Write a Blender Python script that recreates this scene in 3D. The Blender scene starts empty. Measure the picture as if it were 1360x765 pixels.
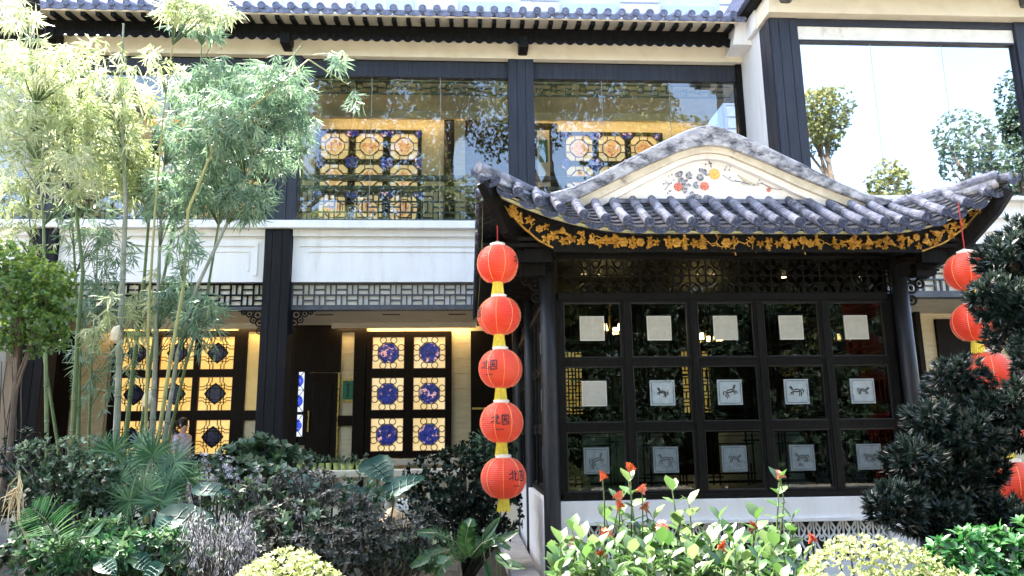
import bpy, math, random
import numpy as np
from mathutils import Vector, Matrix
random.seed(7); rng = np.random.default_rng(7)
S = bpy.context.scene
COL = S.collection
R = math.radians

# ------------------------------------------------------------------ camera, sky, sun, exposure
F_PX = 1000.0
YAW, PITCH, ROLL = R(3.4), R(11.2), R(0.75)
CAM = Vector((0, 0, 1.6))
_fw = Vector((math.sin(YAW)*math.cos(PITCH), math.cos(YAW)*math.cos(PITCH), math.sin(PITCH)))
_rt0 = Vector((math.cos(YAW), -math.sin(YAW), 0)); _up0 = _rt0.cross(_fw)
_rt = _rt0*math.cos(ROLL) - _up0*math.sin(ROLL); _up = _up0*math.cos(ROLL) + _rt0*math.sin(ROLL)
cd = bpy.data.cameras.new('camera'); cam = bpy.data.objects.new('camera', cd); COL.objects.link(cam)
cd.sensor_width = 36; cd.lens = 36*F_PX/1360; cd.clip_start = 0.05; cd.clip_end = 500
M3 = Matrix((_rt, _up, -_fw)).transposed()
cam.matrix_world = Matrix.Translation(CAM) @ M3.to_4x4()
S.camera = cam
def at(px, py, Y):
    """measured point of the photograph placed at its real depth Y"""
    d = _fw + _rt*((px-680)/F_PX) - _up*((py-382.5)/F_PX)
    return CAM + d*(Y/d.y)

TO_SUN = Vector((-0.6, 0.8, 1.4)).normalized()
W = bpy.data.worlds.new('World'); S.world = W; W.use_nodes = True
nt = W.node_tree; nt.nodes.clear()
sky = nt.nodes.new('ShaderNodeTexSky'); sky.sky_type = 'NISHITA'; sky.sun_disc = False
sky.sun_elevation = math.asin(TO_SUN.z); sky.sun_rotation = math.atan2(TO_SUN.x, TO_SUN.y)
sky.air_density = 1.0; sky.dust_density = 4.0; sky.ozone_density = 0.6; sky.altitude = 20
bgn = nt.nodes.new('ShaderNodeBackground'); bgn.inputs['Strength'].default_value = 0.15
wo = nt.nodes.new('ShaderNodeOutputWorld')
nt.links.new(sky.outputs[0], bgn.inputs[0]); nt.links.new(bgn.outputs[0], wo.inputs[0])
sl = bpy.data.lights.new('sun', 'SUN'); sl.energy = 4.6; sl.angle = R(0.6); sl.color = (1, .95, .86)
so = bpy.data.objects.new('sun', sl); COL.objects.link(so); so.location = (-15, 20, 35)
so.rotation_euler = TO_SUN.to_track_quat('Z', 'Y').to_euler()
S.view_settings.view_transform = 'Standard'; S.view_settings.look = 'None'
S.view_settings.gamma = 1; S.view_settings.exposure = 3.1
S.cycles.use_denoising = True
S.cycles.max_bounces = 8; S.cycles.transparent_max_bounces = 12; S.cycles.caustics_reflective = False
S.cycles.sample_clamp_indirect = 8

# ------------------------------------------------------------------ materials
MATS = {}
def _new(name):
    m = bpy.data.materials.new(name); m.use_nodes = True
    n = m.node_tree; n.nodes.clear()
    return m, n, n.nodes, n.links
def pbr(name, col, rough=.6, col2=None, scale=6.0, stretch=(1, 1, 1), amt=(.42, .62), bump=0.0, bscale=40.0,
        metal=0.0, spec=.5, dirt=None, dscale=1.3, damt=(.55, .75), emis=None, estr=0.0, coat=0.0):
    m, n, N, L = _new(name)
    out = N.new('ShaderNodeOutputMaterial'); p = N.new('ShaderNodeBsdfPrincipled')
    L.new(p.outputs[0], out.inputs[0])
    p.inputs['Roughness'].default_value = rough; p.inputs['Metallic'].default_value = metal
    p.inputs['Specular IOR Level'].default_value = spec
    if coat: p.inputs['Coat Weight'].default_value = coat; p.inputs['Coat Roughness'].default_value = .15
    geo = N.new('ShaderNodeNewGeometry'); mp = N.new('ShaderNodeMapping'); mp.inputs['Scale'].default_value = stretch
    L.new(geo.outputs['Position'], mp.inputs['Vector'])
    def noise(sc, det=6, rg=.6):
        t = N.new('ShaderNodeTexNoise'); t.inputs['Scale'].default_value = sc; t.inputs['Detail'].default_value = det
        t.inputs['Roughness'].default_value = rg; L.new(mp.outputs[0], t.inputs['Vector']); return t
    def ramp(src, a, b):
        r = N.new('ShaderNodeMapRange'); r.inputs[1].default_value = a; r.inputs[2].default_value = b
        L.new(src, r.inputs[0]); return r.outputs[0]
    cur = None
    def mix(fac, A, B):
        x = N.new('ShaderNodeMix'); x.data_type = 'RGBA'
        L.new(fac, x.inputs[0])
        if isinstance(A, tuple): x.inputs[6].default_value = (*A, 1)
        else: L.new(A, x.inputs[6])
        x.inputs[7].default_value = (*B, 1)
        return x.outputs[2]
    cur = tuple(col)
    if col2: cur = mix(ramp(noise(scale).outputs[0], *amt), cur, tuple(col2))
    if dirt: cur = mix(ramp(noise(dscale, 8, .7).outputs[0], *damt), cur, tuple(dirt))
    if isinstance(cur, tuple): p.inputs['Base Color'].default_value = (*cur, 1)
    else: L.new(cur, p.inputs['Base Color'])
    rn = ramp(noise(scale*1.7).outputs[0], .3, .7)
    rr = N.new('ShaderNodeMapRange'); rr.inputs[3].default_value = max(.02, rough-.1); rr.inputs[4].default_value = min(1, rough+.12)
    L.new(rn, rr.inputs[0]); L.new(rr.outputs[0], p.inputs['Roughness'])
    if bump:
        b = N.new('ShaderNodeBump'); b.inputs['Strength'].default_value = bump; b.inputs['Distance'].default_value = .01
        L.new(noise(bscale).outputs[0], b.inputs['Height']); L.new(b.outputs[0], p.inputs['Normal'])
    if emis:
        p.inputs['Emission Strength'].default_value = estr
        if isinstance(cur, tuple) or emis is not True: p.inputs['Emission Color'].default_value = (*(emis if emis is not True else cur), 1)
        else: L.new(cur, p.inputs['Emission Color'])
    MATS[name] = m; return m
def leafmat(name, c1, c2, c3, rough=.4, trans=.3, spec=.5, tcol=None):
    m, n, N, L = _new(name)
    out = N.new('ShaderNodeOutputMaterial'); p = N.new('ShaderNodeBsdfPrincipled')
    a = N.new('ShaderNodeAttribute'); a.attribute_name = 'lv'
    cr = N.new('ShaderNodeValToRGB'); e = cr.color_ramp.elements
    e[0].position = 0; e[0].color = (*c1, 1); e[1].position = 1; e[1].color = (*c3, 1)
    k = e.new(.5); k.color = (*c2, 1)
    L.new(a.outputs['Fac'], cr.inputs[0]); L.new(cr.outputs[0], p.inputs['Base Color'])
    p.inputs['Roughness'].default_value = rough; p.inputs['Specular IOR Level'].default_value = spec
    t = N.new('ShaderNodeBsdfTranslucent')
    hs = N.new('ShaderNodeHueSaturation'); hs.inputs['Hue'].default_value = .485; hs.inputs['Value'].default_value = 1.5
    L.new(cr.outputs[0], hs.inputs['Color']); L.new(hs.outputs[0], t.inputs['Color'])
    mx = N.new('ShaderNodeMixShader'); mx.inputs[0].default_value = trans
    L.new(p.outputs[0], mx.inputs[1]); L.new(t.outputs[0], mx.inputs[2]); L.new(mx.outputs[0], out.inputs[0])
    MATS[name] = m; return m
def glass(name, tint=(.9, .95, .93), refl=.12, rough=0.0):
    m, n, N, L = _new(name)
    out = N.new('ShaderNodeOutputMaterial'); g = N.new('ShaderNodeBsdfGlossy'); g.inputs['Roughness'].default_value = rough
    g.inputs['Color'].default_value = (1, 1, 1, 1)
    t = N.new('ShaderNodeBsdfTransparent'); t.inputs['Color'].default_value = (*tint, 1)
    fr = N.new('ShaderNodeFresnel'); fr.inputs['IOR'].default_value = 1.5
    mr = N.new('ShaderNodeMapRange'); mr.inputs[1].default_value = .04; mr.inputs[2].default_value = 1
    mr.inputs[3].default_value = refl; mr.inputs[4].default_value = 1
    L.new(fr.outputs[0], mr.inputs[0])
    ge = N.new('ShaderNodeNewGeometry'); no = N.new('ShaderNodeTexNoise'); no.inputs['Scale'].default_value = .9
    L.new(ge.outputs['Position'], no.inputs['Vector'])
    bp = N.new('ShaderNodeBump'); bp.inputs['Strength'].default_value = .035; bp.inputs['Distance'].default_value = .05
    L.new(no.outputs[0], bp.inputs['Height']); L.new(bp.outputs[0], g.inputs['Normal'])
    mx = N.new('ShaderNodeMixShader'); L.new(mr.outputs[0], mx.inputs[0]); L.new(t.outputs[0], mx.inputs[1]); L.new(g.outputs[0], mx.inputs[2])
    L.new(mx.outputs[0], out.inputs[0]); MATS[name] = m; return m

pbr('white', (.8, .79, .77), .75, (.75, .73, .7), 2.5, (2.2, 2.2, .35), bump=.15, dirt=(.55, .52, .46), dscale=2.2, damt=(.56, .85))
pbr('cream', (.74, .66, .5), .75, (.68, .6, .45), 3, bump=.15, dirt=(.52, .44, .32), dscale=1.1, damt=(.6, .85))
pbr('marble', (.66, .54, .32), .5, (.72, .62, .4), 3, stretch=(1, 1, 7), bump=.05, dirt=(.5, .4, .23), dscale=2)
pbr('ceil', (.62, .57, .44), .8, (.56, .51, .4), 3)
pbr('blackwood', (.005, .005, .005), .45, (.01, .009, .008), 9, (4, 4, .4), bump=.2, bscale=30, spec=.1)
pbr('brownwood', (.008, .005, .003), .45, (.014, .009, .006), 8, (4, 4, .3), bump=.15, spec=.1)
pbr('bluewood', (.016, .019, .029), .5, (.028, .032, .045), 7, (5, 5, .25), bump=.2, bscale=25, dirt=(.05, .055, .068), dscale=5, damt=(.62, .75), spec=.35)
pbr('lowcol', (.007, .0075, .009), .5, (.013, .013, .015), 7, (5, 5, .25), bump=.2, bscale=25, dirt=(.09, .085, .075), dscale=9, damt=(.68, .74), spec=.15)
pbr('greybar', (.045, .05, .06), .5, (.075, .08, .09), 8)
pbr('tealbar', (.045, .075, .08), .5, (.06, .09, .095), 8)
pbr('palepanel', (.74, .73, .68), .7, (.66, .65, .6), 4, dirt=(.4, .36, .28), dscale=1.8)
pbr('tile', (.1, .108, .145), .6, (.26, .27, .32), 8, bump=.7, bscale=60, dirt=(.028, .03, .038), dscale=6, damt=(.5, .64))
pbr('pan', (.022, .023, .03), .7, (.05, .052, .06), 14, bump=.5, bscale=60, dirt=(.17, .17, .19), dscale=9, damt=(.56, .7))
pbr('tileend', (.022, .028, .062), .55, (.055, .065, .115), 45, bump=.7, bscale=120, dirt=(.16, .17, .22), dscale=30, damt=(.53, .62))
pbr('eavetile', (.11, .13, .21), .55, (.2, .22, .32), 14, bump=.3, dirt=(.05, .055, .07), dscale=6, damt=(.55, .7))
pbr('barge', (.3, .3, .33), .75, (.46, .46, .48), 9, (1, 1, 1.6), bump=.6, dirt=(.045, .048, .06), dscale=6, damt=(.44, .62))
pbr('bargeedge', (.62, .56, .44), .75, (.5, .44, .34), 6, bump=.3, dirt=(.2, .17, .13), dscale=5, damt=(.58, .7))
pbr('gablewhite', (.78, .76, .73), .75, (.7, .68, .66), 4, bump=.25, dirt=(.52, .5, .5), dscale=2.2, damt=(.55, .8))
pbr('eaveboard', (.5, .5, .3), .7, (.4, .42, .24), 8)
pbr('gold', (.55, .3, .05), .4, (.34, .17, .025), 20, metal=.35, bump=.4, dirt=(.04, .025, .01), dscale=5, damt=(.55, .68))
pbr('golddark', (.2, .12, .035), .5, (.1, .06, .02), 30, metal=.3)
pbr('pavcol', (.012, .0125, .015), .42, (.02, .021, .025), 10, (4, 4, .3), bump=.2, dirt=(.05, .05, .055), dscale=7, damt=(.62, .72), spec=.35)
pbr('frost', (.42, .42, .37), .6, (.37, .37, .32), 20)
pbr('frostblue', (.36, .42, .44), .5, (.31, .37, .39), 20)
pbr('ink', (.008, .008, .008), .6)
pbr('fretlit', (.018, .018, .018), .5, (.028, .026, .024), 10)  # lighter than the frame timber so the frets look faintly lit
pbr('joint', (.3, .31, .31), .4)
pbr('etch', (.06, .065, .065), .7)
pbr('concrete', (.4, .38, .35), .85, (.3, .29, .27), 5, bump=.5, dirt=(.15, .15, .12), dscale=3)
pbr('bouncepave', (.5, .47, .42), .85, (.42, .4, .36), 3, bump=.2, dirt=(.3, .28, .25), dscale=.8)
pbr('soil', (.035, .026, .018), .95, (.02, .016, .012), 5, bump=.8, bscale=15)
pbr('paving', (.3, .29, .27), .8, (.22, .21, .2), 4, bump=.3)
pbr('rock', (.22, .16, .09), .85, (.12, .1, .075), 6, bump=.9, bscale=14, dirt=(.05, .055, .035), dscale=4)
pbr('farwall', (.72, .73, .78), .7, (.66, .67, .72), 2)
pbr('fartile', (.8, .8, .84), .6, (.72, .73, .78), 4)
pbr('farglass', (.55, .62, .72), .15, spec=.8)
pbr('culm_green', (.07, .12, .03), .4, (.12, .17, .05), 5, (1, 1, .6), dirt=(.22, .25, .16), dscale=6, damt=(.58, .75))
pbr('culm_grey', (.24, .26, .2), .55, (.15, .18, .11), 6, (1, 1, .5), dirt=(.42, .42, .38), dscale=5)
pbr('culm_gold', (.28, .27, .09), .45, (.2, .22, .07), 5, (1, 1, .5))
pbr('bark', (.07, .05, .035), .85, (.11, .085, .06), 14, (1, 1, .3), bump=.7)
pbr('darkstem', (.03, .028, .02), .8, (.05, .045, .03), 20)
pbr('stemgreen', (.04, .075, .02), .5, (.06, .09, .03), 8)
pbr('frostdark', (.16, .2, .21), .5, (.13, .165, .175), 20)
pbr('veingreen', (.12, .2, .15), .5)
pbr('straw', (.55, .45, .26), .7, (.42, .33, .18), 14)
pbr('sheath', (.78, .7, .52), .7, (.65, .55, .36), 10)
pbr('brass', (.6, .42, .12), .3, metal=.9)
pbr('greensign', (.01, .14, .07), .5, (.02, .18, .1), 20)
pbr('potgreen', (.5, .58, .2), .5, (.42, .5, .15), 12)
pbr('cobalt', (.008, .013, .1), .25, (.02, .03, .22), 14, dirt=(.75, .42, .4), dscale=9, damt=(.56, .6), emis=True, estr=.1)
pbr('indigo', (.01, .013, .06), .3, (.015, .02, .1), 10, dirt=(.5, .3, .2), dscale=11, damt=(.62, .66))
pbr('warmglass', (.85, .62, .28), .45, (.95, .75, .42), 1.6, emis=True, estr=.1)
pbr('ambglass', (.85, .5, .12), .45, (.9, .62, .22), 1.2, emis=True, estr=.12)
pbr('wallglow', (.62, .46, .18), .5, (.55, .4, .15), 3, emis=True, estr=.05)  # wall colour with the warm light on it given as faint glow
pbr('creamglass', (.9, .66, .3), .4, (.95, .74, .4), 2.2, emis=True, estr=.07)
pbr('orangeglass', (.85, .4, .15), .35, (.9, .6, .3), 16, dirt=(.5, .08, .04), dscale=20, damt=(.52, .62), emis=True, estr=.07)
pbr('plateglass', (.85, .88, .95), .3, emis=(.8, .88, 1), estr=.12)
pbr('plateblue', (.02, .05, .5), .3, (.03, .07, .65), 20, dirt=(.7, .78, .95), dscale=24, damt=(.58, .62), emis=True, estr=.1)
pbr('redbrown', (.16, .025, .015), .4)
pbr('lamp', (1, .8, .5), .5, emis=(1, .66, .28), estr=5)
pbr('cove', (1, .8, .45), .5, emis=(1, .72, .4), estr=1.3)
pbr('cove_strong', (1, .8, .45), .5, emis=(1, .72, .34), estr=3)
pbr('yellow', (.75, .6, .03), .6, (.85, .72, .12), 40, bump=.4)
pbr('capcream', (.75, .72, .62), .6)
pbr('seam', (.95, .42, .16), .5)
pbr('redcord', (.35, .02, .015), .6)
pbr('pinkflower', (.6, .14, .1), .6, (.7, .28, .2), 60)
pbr('orangeflower', (.5, .06, .02), .55, (.6, .16, .05), 50)
pbr('yellowflower', (.75, .42, .08), .6, (.8, .55, .2), 60)
pbr('greyrelief', (.12, .13, .18), .7, (.5, .5, .52), 25, bump=.5)
pbr('palerelief', (.62, .6, .52), .7, (.55, .5, .36), 20)
pbr('whitepetal', (.8, .8, .75), .6)
pbr('skin', (.55, .3, .2), .55, (.6, .34, .24), 30)
pbr('hair', (.012, .009, .008), .45)
pbr('blouse', (.6, .52, .56), .8, (.25, .25, .35), 40, amt=(.52, .58))
pbr('shirt', (.75, .35, .2), .8)
pbr('trousers', (.03, .035, .05), .8)
glass('clearglass', (.93, .96, .95), .075)
glass('wingglass', (.8, .86, .86), .55)
glass('pavglass', (.5, .55, .53), .018)
leafmat('leaf_bamboo', (.07, .14, .08), (.14, .23, .15), (.26, .36, .22), .4, .35, .4)
leafmat('leaf_bamboo_sunlit', (.17, .24, .08), (.3, .37, .18), (.5, .53, .36), .4, .4, .45)  # paler copy of the bamboo leaf, sunlight put into its colour
leafmat('leaf_tree', (.06, .12, .03), (.1, .2, .04), (.26, .36, .06), .4, .3)
leafmat('leaf_far', (.06, .085, .02), (.11, .13, .035), (.2, .2, .07), .5, .3)
leafmat('leaf_fardark', (.02, .05, .03), (.04, .08, .05), (.07, .11, .06), .5, .2)
leafmat('leaf_shrub', (.008, .022, .01), (.055, .105, .052), (.24, .33, .21), .4, .2, .32)
leafmat('leaf_dark', (.004, .012, .007), (.007, .02, .011), (.018, .04, .02), .35, .1, .25)
leafmat('leaf_pine', (.004, .011, .008), (.009, .022, .016), (.055, .085, .06), .36, .08, .5)
leafmat('leaf_palm', (.008, .035, .014), (.026, .085, .032), (.12, .22, .1), .42, .25, .25)
leafmat('leaf_taro', (.01, .045, .032), (.022, .07, .052), (.06, .13, .1), .5, .25, .15)
leafmat('leaf_brown', (.012, .018, .01), (.075, .072, .055), (.27, .26, .24), .5, .15, .2)
leafmat('leaf_brown2', (.008, .014, .01), (.025, .035, .025), (.12, .12, .11), .5, .15, .2)
leafmat('leaf_silver', (.08, .09, .085), (.28, .28, .31), (.62, .61, .66), .45, .2, .3)
leafmat('leaf_ivy', (.018, .05, .02), (.05, .1, .045), (.17, .23, .15), .4, .25, .4)
leafmat('leaf_fern', (.008, .035, .01), (.018, .06, .018), (.05, .12, .035), .4, .25)
leafmat('leaf_ixora', (.025, .075, .015), (.05, .115, .028), (.12, .19, .07), .33, .3, .5)
leafmat('leaf_hedge', (.1, .15, .035), (.19, .24, .08), (.34, .37, .19), .45, .35)
leafmat('leaf_bright', (.01, .06, .015), (.02, .1, .025), (.06, .16, .05), .35, .3, .5)
m, n, N, L = _new('lantern')
_o = N.new('ShaderNodeOutputMaterial'); _p = N.new('ShaderNodeBsdfPrincipled'); _t = N.new('ShaderNodeBsdfTranslucent')
_ge = N.new('ShaderNodeNewGeometry'); _no = N.new('ShaderNodeTexNoise'); _no.inputs['Scale'].default_value = 3.5; L.new(_ge.outputs['Position'], _no.inputs['Vector'])
_mr = N.new('ShaderNodeMapRange'); _mr.inputs[1].default_value = .4; _mr.inputs[2].default_value = .7; L.new(_no.outputs[0], _mr.inputs[0])
_mc = N.new('ShaderNodeMix'); _mc.data_type = 'RGBA'; _mc.inputs[6].default_value = (.78, .055, .014, 1); _mc.inputs[7].default_value = (.85, .13, .05, 1); L.new(_mr.outputs[0], _mc.inputs[0]); L.new(_mc.outputs[2], _p.inputs['Base Color']); _p.inputs['Roughness'].default_value = .45
_p.inputs['Sheen Weight'].default_value = .3
_t.inputs['Color'].default_value = (.95, .13, .03, 1); _m = N.new('ShaderNodeMixShader'); _m.inputs[0].default_value = .35
L.new(_p.outputs[0], _m.inputs[1]); L.new(_t.outputs[0], _m.inputs[2]); L.new(_m.outputs[0], _o.inputs[0]); MATS['lantern'] = m

# ------------------------------------------------------------------ mesh helpers
class MB:
    def __init__(s): s.v = []; s.f = []
    def add(s, vs, fs):
        o = len(s.v); s.v += [tuple(p) for p in vs]; s.f += [tuple(o+i for i in q) for q in fs]; return s
    def box(s, x0, x1, y0, y1, z0, z1):
        return s.add([(x0, y0, z0), (x1, y0, z0), (x1, y1, z0), (x0, y1, z0), (x0, y0, z1), (x1, y0, z1), (x1, y1, z1), (x0, y1, z1)],
                     [(0, 3, 2, 1), (4, 5, 6, 7), (0, 1, 5, 4), (1, 2, 6, 5), (2, 3, 7, 6), (3, 0, 4, 7)])
    def bar(s, p, q, w, h, up=(0, 0, 1)):
        p, q = Vector(p), Vector(q); d = (q-p).normalized(); u = Vector(up)
        r = d.cross(u)
        if r.length < 1e-4: r = d.cross(Vector((0, 1, 0)))
        r.normalize(); u = r.cross(d)
        vs = [b + r*a*w/2 + u*c*h/2 for b in (p, q) for a, c in ((-1, -1), (1, -1), (1, 1), (-1, 1))]
        return s.add(vs, [(0, 1, 2, 3), (7, 6, 5, 4), (0, 4, 5, 1), (1, 5, 6, 2), (2, 6, 7, 3), (3, 7, 4, 0)])
    def tube(s, pts, rad, n=6, closed=False, cap=True):
        pts = [Vector(p) for p in pts]; k = len(pts)
        if not hasattr(rad, '__len__'): rad = [rad]*k
        o = len(s.v); ref = None
        for i, p in enumerate(pts):
            a = pts[(i-1) % k] if (closed or i > 0) else p; b = pts[(i+1) % k] if (closed or i < k-1) else p
            d = (b-a).normalized()
            if ref is None: ref = Vector((0, 0, 1)) if abs(d.z) < .9 else Vector((0, 1, 0))
            r = d.cross(ref)
            if r.length < 1e-3: r = d.cross(Vector((1, .1, 0)))
            r.normalize(); u = r.cross(d); ref = u
            for j in range(n):
                t = 2*math.pi*(j+.5)/n
                s.v.append(tuple(p + (r*math.cos(t) + u*math.sin(t))*rad[i]))
        for i in range(k if closed else k-1):
            A = o+i*n; B = o+((i+1) % k)*n
            for j in range(n): s.f.append((A+j, A+(j+1) % n, B+(j+1) % n, B+j))
        if cap and not closed:
            s.f.append(tuple(o+j for j in range(n))[::-1]); s.f.append(tuple(o+(k-1)*n+j for j in range(n)))
        return s
    def ring(s, c, rad, r, n=16, m=4, axis='y', a0=0, a1=360):
        c = Vector(c); cl = (a1-a0) >= 360; pts = []
        for i in range(n if cl else n+1):
            t = R(a0+(a1-a0)*i/n); a, b = rad*math.cos(t), rad*math.sin(t)
            pts.append(c + (Vector((a, 0, b)) if axis == 'y' else Vector((a, b, 0)) if axis == 'z' else Vector((0, a, b))))
        return s.tube(pts, r, m, closed=cl)
    def lathe(s, prof, c=(0, 0, 0), n=24, axis='z'):
        o = len(s.v); k = len(prof)
        for r_, h in prof:
            for j in range(n):
                t = 2*math.pi*j/n; a, b = r_*math.cos(t), r_*math.sin(t)
                p = (a, b, h) if axis == 'z' else (a, -h, b)
                s.v.append((c[0]+p[0], c[1]+p[1], c[2]+p[2]))
        for i in range(k-1):
            for j in range(n): s.f.append((o+i*n+j, o+i*n+(j+1) % n, o+(i+1)*n+(j+1) % n, o+(i+1)*n+j))
        s.f.append(tuple(o+j for j in range(n))[::-1]); s.f.append(tuple(o+(k-1)*n+j for j in range(n)))
        return s
    def prism(s, poly, y0, y1):
        """polygon in XZ extruded along Y"""
        k = len(poly); o = len(s.v)
        s.v += [(x, y0, z) for x, z in poly] + [(x, y1, z) for x, z in poly]
        s.f.append(tuple(o+i for i in range(k))); s.f.append(tuple(o+k+i for i in range(k))[::-1])
        for i in range(k): s.f.append((o+i, o+k+i, o+k+(i+1) % k, o+(i+1) % k))
        return s
    def sphere(s, c, rx, ry=None, rz=None, n=10, m=7):
        ry = ry or rx; rz = rz or rx
        return s.add(*_uv(c, rx, ry, rz, n, m))
    def ribbon(s, pts, w, mp):
        """flat brush stroke: 2D points, width (or widths), mapped by mp(u,v)"""
        k = len(pts); ws = w if hasattr(w, '__len__') else [w]*k; vs = []
        for i in range(k):
            a = pts[max(i-1, 0)]; b = pts[min(i+1, k-1)]; dx, dy = b[0]-a[0], b[1]-a[1]; l = math.hypot(dx, dy) or 1
            nx, ny = -dy/l*ws[i]/2, dx/l*ws[i]/2
            vs += [mp(pts[i][0]+nx, pts[i][1]+ny), mp(pts[i][0]-nx, pts[i][1]-ny)]
        return s.add(vs, [(2*i, 2*i+1, 2*i+3, 2*i+2) for i in range(k-1)])
    def mesh(s, name, smooth=False):
        me = bpy.data.meshes.new(name); me.from_pydata(s.v, [], s.f); me.update()
        if smooth:
            me.polygons.foreach_set('use_smooth', [True]*len(me.polygons))
        return me
def _uv(c, rx, ry, rz, n, m):
    vs = [(c[0], c[1], c[2]+rz)]
    for i in range(1, m):
        t = math.pi*i/m
        for j in range(n):
            p = 2*math.pi*j/n
            vs.append((c[0]+rx*math.sin(t)*math.cos(p), c[1]+ry*math.sin(t)*math.sin(p), c[2]+rz*math.cos(t)))
    vs.append((c[0], c[1], c[2]-rz)); fs = []
    for j in range(n): fs.append((0, 1+j, 1+(j+1) % n))
    for i in range(m-2):
        for j in range(n): a = 1+i*n+j; b = 1+i*n+(j+1) % n; fs.append((a, a+n, b+n, b))
    L_ = 1+(m-2)*n
    for j in range(n): fs.append((L_+j, len(vs)-1, L_+(j+1) % n))
    return vs, fs

WL = {}
def thing(name, label, cat, loc, group=None):
    o = bpy.data.objects.new(name, None); o.empty_display_size = .2; COL.objects.link(o); o.location = loc; WL[o] = Vector(loc)
    o['label'] = label; o['category'] = cat
    if group: o['group'] = group
    return o
def part(name, mb, mat, parent=None, loc=None, rot=None, scale=None, smooth=False, kind=None, bev=0, label=None):
    me = mb if isinstance(mb, bpy.types.Mesh) else mb.mesh(name, smooth)
    if not me.materials: me.materials.append(MATS[mat])
    o = bpy.data.objects.new(name, me); COL.objects.link(o)
    wl = Vector(loc) if loc is not None else Vector((0, 0, 0)); WL[o] = wl
    o.location = wl - (WL[parent] if parent else Vector((0, 0, 0)))
    if rot is not None: o.rotation_euler = rot
    if scale is not None: o.scale = scale
    if parent: o.parent = parent
    if kind: o['kind'] = kind
    if label: o['label'] = label
    if bev:
        b = o.modifiers.new('bevel', 'BEVEL'); b.width = bev; b.segments = 2; b.limit_method = 'ANGLE'
    return o
def setting(name, mb, mat, **k):
    return part(name, mb, mat, kind='structure', **k)
def B(*a): return MB().box(*a)

# leaf clouds ------------------------------------------------------
TPL = {
 'lance': (np.array([[0, 0, 0], [-.5, .3, .0], [.5, .3, .0], [-.36, .68, -.05], [.36, .68, -.05], [0, 1, -.16]], float),
           np.array([[0, 2, 1], [1, 2, 4], [1, 4, 3], [3, 4, 5]])),
 'oval': (np.array([[0, 0, 0], [-.38, .3, .06], [0, .33, 0], [.38, .3, .06], [-.4, .64, .03], [0, .66, -.03], [.4, .64, .03], [0, 1, -.12]], float),
          np.array([[0, 2, 1], [0, 3, 2], [1, 2, 5], [1, 5, 4], [2, 3, 6], [2, 6, 5], [4, 5, 7], [5, 6, 7]])),
 'small': (np.array([[0, 0, 0], [-.45, .5, .07], [0, .5, -.02], [.45, .5, .07], [0, 1, -.05]], float),
           np.array([[0, 2, 1], [0, 3, 2], [1, 2, 4], [2, 3, 4]])),
 'needle': (np.array([[-.35, 0, 0], [.35, 0, 0], [-.5, .5, .03], [.5, .5, .03], [0, 1, 0]], float),
            np.array([[0, 1, 3], [0, 3, 2], [2, 3, 4]])),
}
def nrm(a): return a/np.maximum(np.linalg.norm(a, axis=1, keepdims=True), 1e-6)
def rdir(n): return nrm(rng.normal(size=(n, 3)))
class Leaves:
    def __init__(s): s.P = []; s.T = []; s.A = []; s.n = 0
    def add(s, tpl, pos, d, nv, ln, w, lv=None):
        tv, tf = TPL[tpl]; n = len(pos); d = nrm(np.asarray(d, float)); nv = np.asarray(nv, float)
        x = nrm(np.cross(d, nv)); z = np.cross(x, d)
        ln = np.broadcast_to(np.asarray(ln, float), (n,)); w = np.broadcast_to(np.asarray(w, float), (n,))
        V = (pos[:, None, :] + x[:, None, :]*(tv[None, :, 0, None]*w[:, None, None])
             + d[:, None, :]*(tv[None, :, 1, None]*ln[:, None, None]) + z[:, None, :]*(tv[None, :, 2, None]*ln[:, None, None]))
        s.P.append(V.reshape(-1, 3)); k = len(tv)
        s.T.append((tf[None] + (np.arange(n)*k)[:, None, None]).reshape(-1, 3) + s.n)
        if lv is None: lv = rng.random(n)
        s.A.append(np.repeat(np.clip(lv, 0, 1), k)); s.n += n*k
    def mesh(s, name):
        P = np.concatenate(s.P); T = np.concatenate(s.T); A = np.concatenate(s.A)
        me = bpy.data.meshes.new(name); me.vertices.add(len(P)); me.vertices.foreach_set('co', P.astype('f').ravel())
        me.loops.add(len(T)*3); me.loops.foreach_set('vertex_index', T.astype('i').ravel())
        me.polygons.add(len(T)); me.polygons.foreach_set('loop_start', np.arange(0, len(T)*3, 3, dtype='i'))
        me.polygons.foreach_set('loop_total', np.full(len(T), 3, 'i')); me.update(calc_edges=True); me.validate()
        at_ = me.attributes.new('lv', 'FLOAT', 'POINT'); at_.data.foreach_set('value', A.astype('f'))
        return me
def rosettes(L_, tpl, C, axis, per, ln, w, spread=(.6, 1.1), lv=None, up=.0):
    """a whorl of leaves at each centre C around its axis"""
    n = len(C); axis = nrm(axis)
    a = nrm(np.cross(axis, rdir(n))); b = np.cross(axis, a)
    for k in range(per):
        t = 2*np.pi*(k/per) + rng.random(n)*.8; e = rng.uniform(*spread, size=n)
        rad = a*np.cos(t)[:, None] + b*np.sin(t)[:, None]
        d = axis*np.cos(e)[:, None] + rad*np.sin(e)[:, None]; d[:, 2] += up
        l = ln*rng.uniform(.7, 1.15, n)
        L_.add(tpl, C, d, axis*np.sin(e)[:, None] - rad*np.cos(e)[:, None] + 1e-3, l, w*l/ln,
               None if lv is None else lv + rng.normal(0, .16, n))
def blob_points(n, c, r, shell=.55, lump=.18):
    u = rdir(n); q = rng.random(n)**(1/3); q = shell + (1-shell)*q; q[rng.random(n) < .12] *= .6
    ph = rng.random(6)*6.28
    f = 1 + lump*(np.sin(u[:, 0]*4+ph[0]) + np.sin(u[:, 1]*5+ph[1]) + np.sin(u[:, 2]*4.5+ph[2]))/2
    return np.array(c) + u*np.array(r)*(q*f)[:, None], u
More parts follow.
